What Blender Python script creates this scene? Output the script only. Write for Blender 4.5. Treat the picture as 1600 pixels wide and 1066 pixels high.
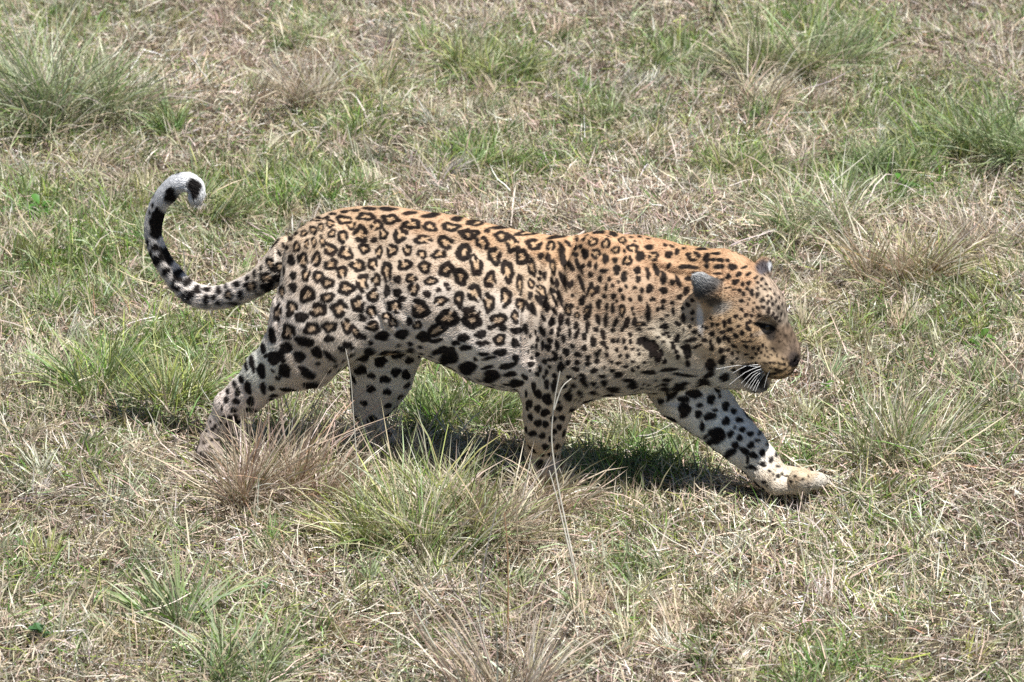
import bpy, math, random
import numpy as np
from mathutils import Vector, Matrix
from mathutils.bvhtree import BVHTree

rng = np.random.default_rng(7)
random.seed(7)
scene = bpy.context.scene
for o in list(bpy.data.objects):
    bpy.data.objects.remove(o, do_unlink=True)
COL = scene.collection

# ------------------------------------------------------------------ camera
PITCH = math.radians(23.0)
DIST = 9.0
FPX = 5400.0                       # focal length in pixels of the 1600-wide photograph
CAM = np.array([0.0, -DIST*math.cos(math.radians(25)), DIST*math.sin(math.radians(25))])
cam_d = bpy.data.cameras.new('camera')
cam_d.sensor_width = 36.0
cam_d.lens = 36.0*FPX/1600.0
cam_d.clip_start = 0.1
cam_d.clip_end = 500.0
cam_d.dof.use_dof = True
cam_d.dof.focus_distance = 8.95
cam_d.dof.aperture_fstop = 6.0
cam = bpy.data.objects.new('camera', cam_d)
COL.objects.link(cam)
cam.location = CAM
cam.rotation_euler = (math.pi/2 - PITCH, 0, 0)
scene.camera = cam

# ------------------------------------------------------------------ sky, sun, exposure
SUN = np.array([0.25, -0.20, 1.0]); SUN /= np.linalg.norm(SUN)
world = bpy.data.worlds.new('World')
scene.world = world
world.use_nodes = True
wn = world.node_tree.nodes
wl = world.node_tree.links
bg = wn.get('Background') or wn.new('ShaderNodeBackground')
sky = wn.new('ShaderNodeTexSky')
sky.sky_type = 'NISHITA'
sky.sun_disc = False
sky.sun_elevation = math.asin(SUN[2])
sky.sun_rotation = math.atan2(SUN[0], SUN[1])
sky.altitude = 1500
wl.new(sky.outputs[0], bg.inputs[0])
bg.inputs[1].default_value = 0.05
sun_d = bpy.data.lights.new('sun', 'SUN')
sun_d.energy = 5.0
sun_d.angle = math.radians(0.53)
sun_d.color = (1.0, 0.975, 0.95)
sun = bpy.data.objects.new('sun', sun_d)
COL.objects.link(sun)
sun.location = (2, -1, 9)
sun.rotation_euler = Vector(SUN).to_track_quat('Z', 'Y').to_euler()
scene.view_settings.view_transform = 'Standard'
scene.view_settings.look = 'None'
scene.view_settings.gamma = 1.0
scene.view_settings.use_curve_mapping = False
scene.view_settings.exposure = 0.76
scene.render.engine = 'CYCLES'
scene.cycles.max_bounces = 6
scene.cycles.diffuse_bounces = 4
scene.cycles.use_denoising = False
scene.cycles_curves.shape = 'RIBBONS'

# ------------------------------------------------------------------ helpers
FWD = np.array([0, math.cos(PITCH), -math.sin(PITCH)])
UP = np.array([0, math.sin(PITCH), math.cos(PITCH)])
RIGHT = np.array([1.0, 0, 0])
def ray(px, py):
    return FWD + RIGHT*((px-800)/FPX) + UP*(-(py-533)/FPX)
def W(px, py, y):
    d = ray(px, py); t = (y-CAM[1])/d[1]
    return CAM + t*d
def G(px, py, z=0.0):
    d = ray(px, py); t = (z-CAM[2])/d[2]
    return CAM + t*d
def ppm(p):                                   # photo pixels per metre at a point
    return FPX/float(np.dot(np.asarray(p)-CAM, FWD))
def yc(x):                                    # depth of the animal's midline
    return -0.05 - 0.24*x
def B(px, py, w=0.0):                         # a point at lateral offset w from the midline
    x = (px-800)/600.0
    for _ in range(3):
        p = W(px, py, yc(x)+w); x = p[0]
    return p
def Wv(P):                                    # world points -> photo pixels
    v = P-CAM
    dz = v@FWD
    return np.stack([800+FPX*(v@RIGHT)/dz, 533-FPX*(v@UP)/dz], -1)

def _hash(ix, iy, seed):
    h = (ix*374761393 + iy*668265263 + seed*974634777) & 0xffffffff
    h = ((h ^ (h >> 13))*1274126177) & 0xffffffff
    return ((h ^ (h >> 16)) & 0xffff)/65535.0
def vnoise(x, y, s, seed=0):
    x = np.asarray(x, float)*s; y = np.asarray(y, float)*s
    ix = np.floor(x).astype(np.int64); iy = np.floor(y).astype(np.int64)
    fx = x-ix; fy = y-iy
    fx = fx*fx*(3-2*fx); fy = fy*fy*(3-2*fy)
    a = _hash(ix, iy, seed); b = _hash(ix+1, iy, seed); c = _hash(ix, iy+1, seed); d = _hash(ix+1, iy+1, seed)
    return (a*(1-fx)+b*fx)*(1-fy) + (c*(1-fx)+d*fx)*fy
def fbm(x, y, s, seed=0, o=4):
    r = 0; a = 0.5; n = 0
    for i in range(o):
        r = r + a*vnoise(x, y, s, seed+i*17); n += a; a *= 0.5; s *= 2.03
    return r/n

def new_mesh(name, verts, faces_flat, loop_tot, mat=None, smooth=False, parent=None):
    me = bpy.data.meshes.new(name)
    nv = len(verts); nf = len(loop_tot)
    me.vertices.add(nv)
    me.vertices.foreach_set('co', np.asarray(verts, np.float32).ravel())
    me.loops.add(len(faces_flat))
    me.loops.foreach_set('vertex_index', np.asarray(faces_flat, np.int32))
    me.polygons.add(nf)
    ls = np.concatenate([[0], np.cumsum(loop_tot)[:-1]]).astype(np.int32)
    me.polygons.foreach_set('loop_start', ls)
    me.polygons.foreach_set('loop_total', np.asarray(loop_tot, np.int32))
    if smooth:
        me.polygons.foreach_set('use_smooth', np.ones(nf, bool))
    me.update(calc_edges=True)
    me.validate()
    if mat: me.materials.append(mat)
    o = bpy.data.objects.new(name, me)
    COL.objects.link(o)
    if parent: o.parent = parent
    return o
def set_col(me, cols, name='tint'):
    a = me.attributes.new(name, 'FLOAT_COLOR', 'POINT')
    c = np.ones((len(cols), 4), np.float32); c[:, :3] = cols
    a.data.foreach_set('color', c.ravel())
def tag(o, label=None, cat=None, group=None, kind=None):
    if label: o['label'] = label
    if cat: o['category'] = cat
    if group: o['group'] = group
    if kind: o['kind'] = kind
    return o
def mat_attr(name, rough=0.6, spec=0.25, transl=0.0, attr='tint', bump=0.0):
    m = bpy.data.materials.new(name); m.use_nodes = True
    nt = m.node_tree; N = nt.nodes; L = nt.links
    b = N['Principled BSDF']; out = N['Material Output']
    at = N.new('ShaderNodeAttribute'); at.attribute_name = attr
    L.new(at.outputs['Color'], b.inputs['Base Color'])
    b.inputs['Roughness'].default_value = rough
    b.inputs['Specular IOR Level'].default_value = spec
    if bump:
        tc = N.new('ShaderNodeTexCoord'); ns = N.new('ShaderNodeTexNoise'); bp = N.new('ShaderNodeBump')
        ns.inputs['Scale'].default_value = 180; ns.inputs['Detail'].default_value = 4
        L.new(tc.outputs['Object'], ns.inputs['Vector']); L.new(ns.outputs['Fac'], bp.inputs['Height'])
        bp.inputs['Strength'].default_value = bump; bp.inputs['Distance'].default_value = 0.004
        L.new(bp.outputs['Normal'], b.inputs['Normal'])
    if transl:
        tr = N.new('ShaderNodeBsdfTranslucent'); mx = N.new('ShaderNodeMixShader')
        L.new(at.outputs['Color'], tr.inputs['Color'])
        mx.inputs[0].default_value = transl
        L.new(b.outputs[0], mx.inputs[1]); L.new(tr.outputs[0], mx.inputs[2])
        L.new(mx.outputs[0], out.inputs['Surface'])
    return m
def mat_plain(name, col, rough=0.5, spec=0.4):
    m = bpy.data.materials.new(name); m.use_nodes = True
    nt = m.node_tree; b = nt.nodes['Principled BSDF']
    ns = nt.nodes.new('ShaderNodeTexNoise'); ns.inputs['Scale'].default_value = 60
    mp = nt.nodes.new('ShaderNodeMix'); mp.data_type = 'RGBA'
    mp.inputs['A'].default_value = (*[c*0.75 for c in col], 1); mp.inputs['B'].default_value = (*[min(1, c*1.2) for c in col], 1)
    nt.links.new(ns.outputs['Fac'], mp.inputs['Factor']); nt.links.new(mp.outputs['Result'], b.inputs['Base Color'])
    b.inputs['Roughness'].default_value = rough; b.inputs['Specular IOR Level'].default_value = spec
    return m
# ------------------------------------------------------------------ ground
def relief(x, y):
    return -.030+.028*(fbm(x, y, 1.3, 40)-.5)+.042*(fbm(x, y, 5.5, 41)-.5)
GNX, GNY = 300, 340
ax_ = np.concatenate([[-60, -25, -10, -5], np.linspace(-3.2, 3.2, GNX-8), [5, 10, 25, 60]])
ay_ = np.concatenate([[-30, -12, -5, -3], np.linspace(-2.2, 6.2, GNY-8), [8, 14, 40, 160]])
XX, YY = np.meshgrid(ax_, ay_, indexing='ij')
gv = np.stack([XX, YY, relief(XX, YY)], -1).reshape(-1, 3)
ii, jj = np.meshgrid(np.arange(GNX-1), np.arange(GNY-1), indexing='ij')
a_ = (ii*GNY+jj).ravel()
gf = np.stack([a_, a_+GNY, a_+GNY+1, a_+1], 1)
m_g = bpy.data.materials.new('litter and soil'); m_g.use_nodes = True
_t = m_g.node_tree; _b = _t.nodes['Principled BSDF']; _b.inputs['Roughness'].default_value = .95; _b.inputs['Specular IOR Level'].default_value = .1
_c = _t.nodes.new('ShaderNodeTexCoord'); _n1 = _t.nodes.new('ShaderNodeTexNoise'); _n1.inputs['Scale'].default_value = 45; _n1.inputs['Detail'].default_value = 8; _n1.inputs['Roughness'].default_value = .7
_r = _t.nodes.new('ShaderNodeValToRGB')
for p, c in ((.30, (.022, .017, .012)), (.48, (.065, .05, .033)), (.62, (.13, .10, .067)), (.75, (.22, .18, .12))):
    e = _r.color_ramp.elements.new(p); e.color = (*c, 1)
_r.color_ramp.elements.remove(_r.color_ramp.elements[0]); _r.color_ramp.elements.remove(_r.color_ramp.elements[-1])
_bp = _t.nodes.new('ShaderNodeBump'); _bp.inputs['Strength'].default_value = .8; _bp.inputs['Distance'].default_value = .02
_t.links.new(_c.outputs['Object'], _n1.inputs['Vector']); _t.links.new(_n1.outputs['Fac'], _r.inputs['Fac']); _t.links.new(_r.outputs['Color'], _b.inputs['Base Color'])
_t.links.new(_n1.outputs['Fac'], _bp.inputs['Height']); _t.links.new(_bp.outputs['Normal'], _b.inputs['Normal'])
ground = new_mesh('ground', gv, gf.ravel(), np.full(len(gf), 4), m_g, True)
tag(ground, kind='structure')

# ------------------------------------------------------------------ grass blades
PAL = {  # straw and leaf colours (linear albedo)
 'straw': (.57, .48, .34), 'pale': (.77, .705, .59), 'pink': (.54, .415, .335), 'grey': (.50, .47, .41), 'brown': (.29, .21, .145), 'rust': (.40, .23, .13), 'dark': (.09, .07, .05),
 'olive': (.20, .255, .055), 'green': (.10, .235, .030), 'lush': (.085, .255, .024), 'blue': (.17, .275, .12), 'yellow': (.36, .41, .10), 'sage': (.32, .40, .20)}
def colours(n, mix, r):
    ks = list(mix); w = np.array([mix[k] for k in ks], float); w /= w.sum()
    pal = np.array([PAL[k] for k in ks])
    c = pal[r.choice(len(ks), n, p=w)]
    return c*r.uniform(.72, 1.22, (n, 1))*(1+r.normal(0, .05, (n, 3)))
def blades(base, az, tilt, bend, length, width, col, nseg=2, r=None, tipcol=None, wob=.12, kink=None):
    """base (N,3); az heading; tilt from the vertical at the foot; bend added along the blade -> verts, faces, totals, colours"""
    r = r or rng
    N = len(base)
    P_ = base.copy(); pts = [P_.copy()]; dirs = []
    azk = az.copy()
    for s in range(nseg):
        tl = tilt+bend*(s+.5)/nseg
        if kink is not None: azk = azk+kink*r.normal(0, 1, N)
        d = np.stack([np.sin(tl)*np.cos(azk), np.sin(tl)*np.sin(azk), np.cos(tl)], 1)
        d[:, 2] += r.normal(0, wob, N)*.5
        d /= np.linalg.norm(d, axis=1, keepdims=True)
        P_ = P_+d*(length/nseg)[:, None]; pts.append(P_.copy()); dirs.append(d)
    dirs.append(dirs[-1])
    ph = r.uniform(0, math.pi, N)
    h = np.stack([-np.sin(az), np.cos(az), 0*az], 1)
    verts = np.zeros((N, 2*nseg+1, 3)); cols = np.zeros((N, 2*nseg+1, 3))
    if tipcol is None: tipcol = col
    for s in range(nseg):
        n_ = np.cross(h, dirs[s]); sd = h*np.cos(ph)[:, None]+n_*np.sin(ph)[:, None]
        w = width*(1.0 if s == 0 else (1-.35*s/nseg))*.5
        verts[:, 2*s] = pts[s]-sd*w[:, None]; verts[:, 2*s+1] = pts[s]+sd*w[:, None]
        t = s/nseg
        cols[:, 2*s] = cols[:, 2*s+1] = col*(1-t)+tipcol*t
    verts[:, 2*nseg] = pts[nseg]; cols[:, 2*nseg] = tipcol
    k = 2*nseg+1
    fl = []
    for s in range(nseg-1):
        fl += [2*s, 2*s+1, 2*s+3, 2*s+2]
    fl += [2*nseg-2, 2*nseg-1, 2*nseg]
    faces = (np.arange(N)[:, None]*k+np.array(fl)[None]).ravel()
    tot = np.tile(np.array([4]*(nseg-1)+[3]), N)
    return verts.reshape(-1, 3), faces, tot, cols.reshape(-1, 3)
def join(parts):
    vs, fs, ts, cs = [], [], [], []; o = 0
    for v, f, t, c in parts:
        vs.append(v); fs.append(f+o); ts.append(t); cs.append(c); o += len(v)
    return np.concatenate(vs), np.concatenate(fs), np.concatenate(ts), np.concatenate(cs)
def grass_obj(name, parts, mat, org=None):
    v, f, t, c = join(parts)
    if org is not None: v = v-org
    o = new_mesh(name, v, f, t, mat)
    set_col(o.data, np.clip(c, .004, .9))
    if org is not None: o.location = org
    return o
m_straw = mat_attr('dry straw', .5, .35, .10)
m_green = mat_attr('green grass blades', .45, .4, .18)

def scatter(n, r, far=1.0):
    """feet of blades over the ground in and a little around the view, thinning with distance"""
    out = []
    tot = 0
    while tot < n:
        y = r.uniform(-1.75, 5.1, n*2)
        d = y-CAM[1]
        x = r.uniform(-2.7, 2.7, n*2)
        keep = (np.abs(x) < d*.1482*1.14+.12) & (r.random(n*2) < (6.6/d)**far)
        out.append(np.stack([x[keep], y[keep]], 1)); tot += keep.sum()
    q = np.concatenate(out)[:n]
    return np.column_stack([q, relief(q[:, 0], q[:, 1])])
# where it is green: places seen as green patches (photo px, radii px, strength)
GREENS = [(110, 430, 130, 70, .9), (230, 400, 90, 70, .6), (60, 320, 60, 30, .8), (340, 300, 70, 50, .9), (430, 290, 110, 45, .9), (540, 285, 60, 40, .8), (720, 620, 110, 55, .9), (330, 500, 130, 60, .5), (200, 560, 120, 60, .7),
          (60, 60, 120, 120, .6), (90, 180, 110, 40, .5), (770, 90, 90, 50, .7), (760, 240, 80, 30, .9), (850, 250, 120, 40, .55), (1060, 90, 70, 40, .6), (920, 165, 60, 25, .7), (1280, 60, 140, 70, .6), (1160, 240, 70, 40, .8), (1450, 200, 170, 80, .9), (1290, 290, 100, 60, .7), (1440, 260, 80, 50, .6),
          (1420, 590, 70, 60, .4), (1530, 660, 90, 40, .6), (1500, 520, 80, 30, .6), (980, 720, 120, 50, .6), (1260, 700, 60, 40, .5), (560, 770, 180, 60, .5), (620, 820, 150, 50, .5), (100, 980, 140, 70, .4), (370, 960, 90, 80, .4), (60, 890, 80, 60, .3), (1280, 1020, 120, 40, .5), (1000, 820, 120, 30, .5), (1000, 905, 60, 40, .35), (1400, 960, 60, 30, .4), (1330, 20, 80, 30, .5), (450, 20, 80, 30, .5), (600, 180, 60, 30, .5), (480, 210, 80, 30, .5), (1080, 150, 60, 40, .4), (1330, 800, 80, 30, .4), (240, 660, 60, 30, .4), (180, 760, 80, 30, .3), (250, 830, 60, 20, .5)]
def green_at(P_):
    px = Wv(P_)
    g = np.zeros(len(P_))
    for (a, b, rx, ry, s) in GREENS:
        g = np.maximum(g, s*np.exp(-(((px[:, 0]-a)/rx)**2+((px[:, 1]-b)/ry)**2)*.9))
    n = fbm(P_[:, 0], P_[:, 1], 3.2, 60, 3)
    return np.clip(g*(.55+.9*n)+np.clip(n-.52, 0, 1)*1.3, 0, 1)
PAW = G(1235, 766)
def clear_paws(P_, tall=True):
    px = Wv(P_)
    k = ~((np.abs(px[:, 0]-1238) < 62) & (px[:, 1] > 735) & (px[:, 1] < 800))
    return k

r1 = np.random.default_rng(101)
parts = []
def litter_layer(NL, ln, sg, tm, ts, zmax, w0, w1, seg, bend, dark):
    b = scatter(NL, r1)
    lay = r1.random(NL)
    b[:, 2] += -.002+zmax*lay*(.15+1.2*fbm(b[:, 0], b[:, 1], 4.5, 70, 3))
    az = 6.28*1.3*fbm(b[:, 0], b[:, 1], 1.6, 71, 2)+r1.normal(0, 1.1, NL)
    L_ = np.clip(r1.lognormal(math.log(ln), sg, NL)*(.7+.6*fbm(b[:, 0], b[:, 1], 3.1, 78, 2)), .014, .24)
    tl = np.clip(r1.normal(tm, ts, NL), .2, 2.0)
    w_ = r1.uniform(w0, w1, NL)
    pinkish = fbm(b[:, 0], b[:, 1], 1.9, 72, 3)
    mixA = colours(NL, {'straw': 4.5, 'pale': 3, 'pink': 3, 'grey': 2, 'brown': 1.8, 'dark': .9, 'olive': .9, 'sage': 1.0, 'yellow': .6}, r1)
    mixB = colours(NL, {'pink': 5, 'straw': 3, 'pale': 3, 'brown': 1.8, 'grey': 1.5, 'rust': .35, 'dark': .6}, r1)
    cl = np.where((pinkish+r1.normal(0, .12, NL) > .50)[:, None], mixB, mixA)
    cl = cl*(dark+(1-dark)*np.clip(lay*1.4, 0, 1))[:, None]*1.08     # straw lower in the layer is darker
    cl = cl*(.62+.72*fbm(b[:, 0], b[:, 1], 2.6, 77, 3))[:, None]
    gr_ = green_at(b)
    swap = r1.random(NL) < gr_*.6
    cl[swap] = colours(int(swap.sum()), {'olive': 2, 'sage': 2, 'yellow': 2, 'green': 3, 'straw': 1}, r1)
    return blades(b, az, tl, r1.normal(.1, bend, NL), L_, w_, cl, seg, r1, kink=.25)
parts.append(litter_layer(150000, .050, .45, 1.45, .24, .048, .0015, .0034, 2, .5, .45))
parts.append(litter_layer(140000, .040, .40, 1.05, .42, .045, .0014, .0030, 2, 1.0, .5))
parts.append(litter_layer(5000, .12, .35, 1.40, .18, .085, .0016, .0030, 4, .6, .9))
litter = grass_obj('straw_litter', parts, m_straw)
tag(litter, kind='stuff')
litter['label'] = 'matted dry straw lying all over the ground'

# short upright growth: green where it is green, sparse stubble elsewhere
r2 = np.random.default_rng(102)
NS = 260000
b = scatter(NS, r2, 1.0)
g_ = green_at(b)
keep = r2.random(NS) < np.clip(.13+1.15*g_, 0, 1)
k2 = clear_paws(b)
b = b[keep & k2]; g_ = g_[keep & k2]
N = len(b)
isg = r2.random(N) < .20+.70*g_
cg = colours(N, {'green': 3, 'lush': 2, 'olive': 3, 'blue': 2, 'yellow': 1.5, 'sage': 2}, r2)
cs = colours(N, {'straw': 4, 'pale': 3, 'pink': 2, 'grey': 1.5, 'brown': 1}, r2)
c0 = np.where(isg[:, None], cg, cs)
L_ = np.where(isg, r2.lognormal(math.log(.050), .38, N)*(.75+.8*g_), r2.lognormal(math.log(.055), .45, N))
tl = np.abs(r2.normal(.35, .5, N)); bd = r2.normal(.6, .6, N)
c1 = c0*.5+colours(N, {'yellow': 1, 'straw': 1.3, 'sage': 1}, r2)*.5
short = grass_obj('short_grass', [blades(b, r2.uniform(0, 6.283, N), tl, bd, np.clip(L_, .02, .16), r2.uniform(.0024, .0052, N), c0, 3, r2, c1)], m_green)
tag(short, kind='stuff')
short['label'] = 'short green and straw coloured grass growing through the litter'
r3 = np.random.default_rng(103)
NC = 1500
cb = scatter(NC*2, r3, .8)
cn = fbm(cb[:, 0], cb[:, 1], 1.1, 80, 3)
cb = cb[r3.random(NC*2) < np.clip((cn-.36)*4+green_at(cb)*.7, .10, 1)][:NC]
cg_ = green_at(cb)
cb = cb[clear_paws(cb)]; cg_ = green_at(cb); NC = len(cb)
cnt = r3.integers(25, 75, NC); idx = np.repeat(np.arange(NC), cnt); N = len(idx)
rr_ = r3.uniform(.015, .055, NC)[idx]*np.abs(r3.normal(0, .8, N)); ta_ = r3.uniform(0, 6.283, N)
b = cb[idx].copy(); b[:, 0] += rr_*np.cos(ta_); b[:, 1] += rr_*np.sin(ta_); b[:, 2] = relief(b[:, 0], b[:, 1])-.003
kind_ = r3.random(NC)
greenish = (kind_ < .35+.6*cg_)
pick_g = colours(NC, {'green': 3, 'lush': 1.5, 'olive': 3, 'blue': 3, 'sage': 3, 'yellow': 1}, r3)
pick_s = colours(NC, {'straw': 3, 'pale': 3, 'pink': 3, 'grey': 2, 'sage': 1}, r3)
c0 = np.where((greenish[idx] & (r3.random(N) < .8))[:, None], pick_g[idx], pick_s[idx])*r3.uniform(.75, 1.2, (N, 1))
lx = r3.normal(0, .35, NC)[idx]; ly = r3.normal(0, .35, NC)[idx]
tl = np.abs(r3.normal(0, .4, N)); az = r3.uniform(0, 6.283, N)
dx = np.sin(tl)*np.cos(az)+lx; dy = np.sin(tl)*np.sin(az)+ly
L_ = r3.uniform(.05, .13, NC)[idx]*np.clip(r3.normal(.75, .25, N), .2, 1.3)
c1 = c0*.6+.4*colours(N, {'straw': 2, 'pale': 1.5, 'yellow': 1, 'sage': 1}, r3)
tufts = grass_obj('tufted_grass', [blades(b, np.arctan2(dy, dx), np.arctan2(np.hypot(dx, dy), np.cos(tl)), np.abs(r3.normal(.5, .5, N)), L_, r3.uniform(.0022, .0048, N), c0, 3, r3, c1, kink=.12)], m_green)
tag(tufts, kind='stuff')
tufts['label'] = 'small grey-green and straw tufts growing all over the ground'
print('litter', len(litter.data.polygons), 'short', len(short.data.polygons))

# ------------------------------------------------------------------ tussocks and single plants, each a thing of its own
def tussock(name, px, py, wpx, hpx, n, mix, label, lean=(0, 0), spread=.5, arch=.6, wid=(.0022, .0046), seed=0, cat='grass tussock', group='grass tussocks', dead=.25, flat=.7, tip=None, short=.35):
    r = np.random.default_rng(1000+seed+int(px)*7+int(py))
    o = G(px, py); s = ppm(o)
    z0 = float(relief(o[0], o[1])); o = np.array([o[0], o[1], z0])
    R = wpx*.5/s; Ht = hpx/s/math.cos(PITCH)
    parts = []
    nt = max(3, int(r.integers(8, 14)*min(1, n/300+.3)))
    tu = []                                        # the sub-tufts that make up one tussock, each leaning its own way
    for k in range(nt):
        a = r.uniform(0, 6.283); q = math.sqrt(r.random())*.9
        tu.append((o[0]+R*q*math.cos(a), o[1]+R*q*flat*math.sin(a), r.normal(.16, .28)*math.cos(a)+r.normal(0, .30)+lean[0], r.normal(.16, .28)*math.sin(a)+r.normal(0, .30)+lean[1],
                   r.uniform(.55, 1.1), R*r.uniform(.14, .34), r.uniform(.78, 1.18)))
    wts = r.uniform(.4, 1.2, nt); wts /= wts.sum()
    def grow(n, mix, hs, sp, ar, w, loose=1.0):
        T = np.array(tu)[r.choice(nt, n, p=wts)]
        q = np.abs(r.normal(0, .6, n))*loose; th = r.uniform(0, 6.283, n)
        bx = T[:, 0]+T[:, 5]*q*np.cos(th); by = T[:, 1]+T[:, 5]*flat*q*np.sin(th)
        base = np.column_stack([bx, by, relief(bx, by)-.004])
        az = r.uniform(0, 6.283, n)
        tl = np.abs(r.normal(0, sp*.75, n))+.05*q
        stray = r.random(n) < .14
        tl[stray] += r.uniform(.3, .9, stray.sum())
        L = Ht*hs*T[:, 4]*np.clip(r.normal(.80, .25, n), .15, 1.3)+.015
        dx = np.sin(tl)*np.cos(az)+T[:, 2]*.8; dy = np.sin(tl)*np.sin(az)+T[:, 3]*.8; dz = np.cos(tl)
        az = np.arctan2(dy, dx); tl = np.arctan2(np.hypot(dx, dy), dz)
        c = colours(n, mix, r)*T[:, 6:7]
        tc = c*.6+.4*(colours(n, tip or {'straw': 2, 'pale': 1.5, 'yellow': 1}, r))
        bd = np.abs(r.normal(ar, .45, n))*np.where(r.random(n) < .2, 2.2, 1)+.02
        return blades(base, az, tl, bd, L, r.uniform(*w, n), c, 4, r, tc, wob=.10, kink=.16)
    parts.append(grow(n, mix, 1.0, spread, arch, wid))
    parts.append(grow(int(n*dead*2), {'straw': 3, 'pale': 3, 'grey': 1.5, 'pink': 2, 'brown': 1}, .70, spread*1.6, arch*1.5, (.0013, .0026), 1.6))
    parts.append(grow(int(n*short*2), {'straw': 2.5, 'pink': 2, 'brown': 1.2, 'pale': 1.5, 'olive': 1, 'green': 1}, .34, 1.1, 1.0, (.0013, .0026), 2.2))
    t = grass_obj(name, parts, m_green, o)
    tag(t, label, cat, group)
    return t
GG = {'green': 4, 'lush': 2, 'olive': 2, 'yellow': 1}
GREY = {'blue': 4, 'sage': 4, 'grey': 2, 'green': 1.5, 'straw': 1.5}
MIXD = {'olive': 2, 'sage': 2, 'straw': 3, 'green': 2, 'yellow': 1.5, 'pale': 1}
DRY = {'straw': 4, 'pale': 2.5, 'pink': 3, 'grey': 2, 'brown': 1.5, 'olive': .6}
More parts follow.
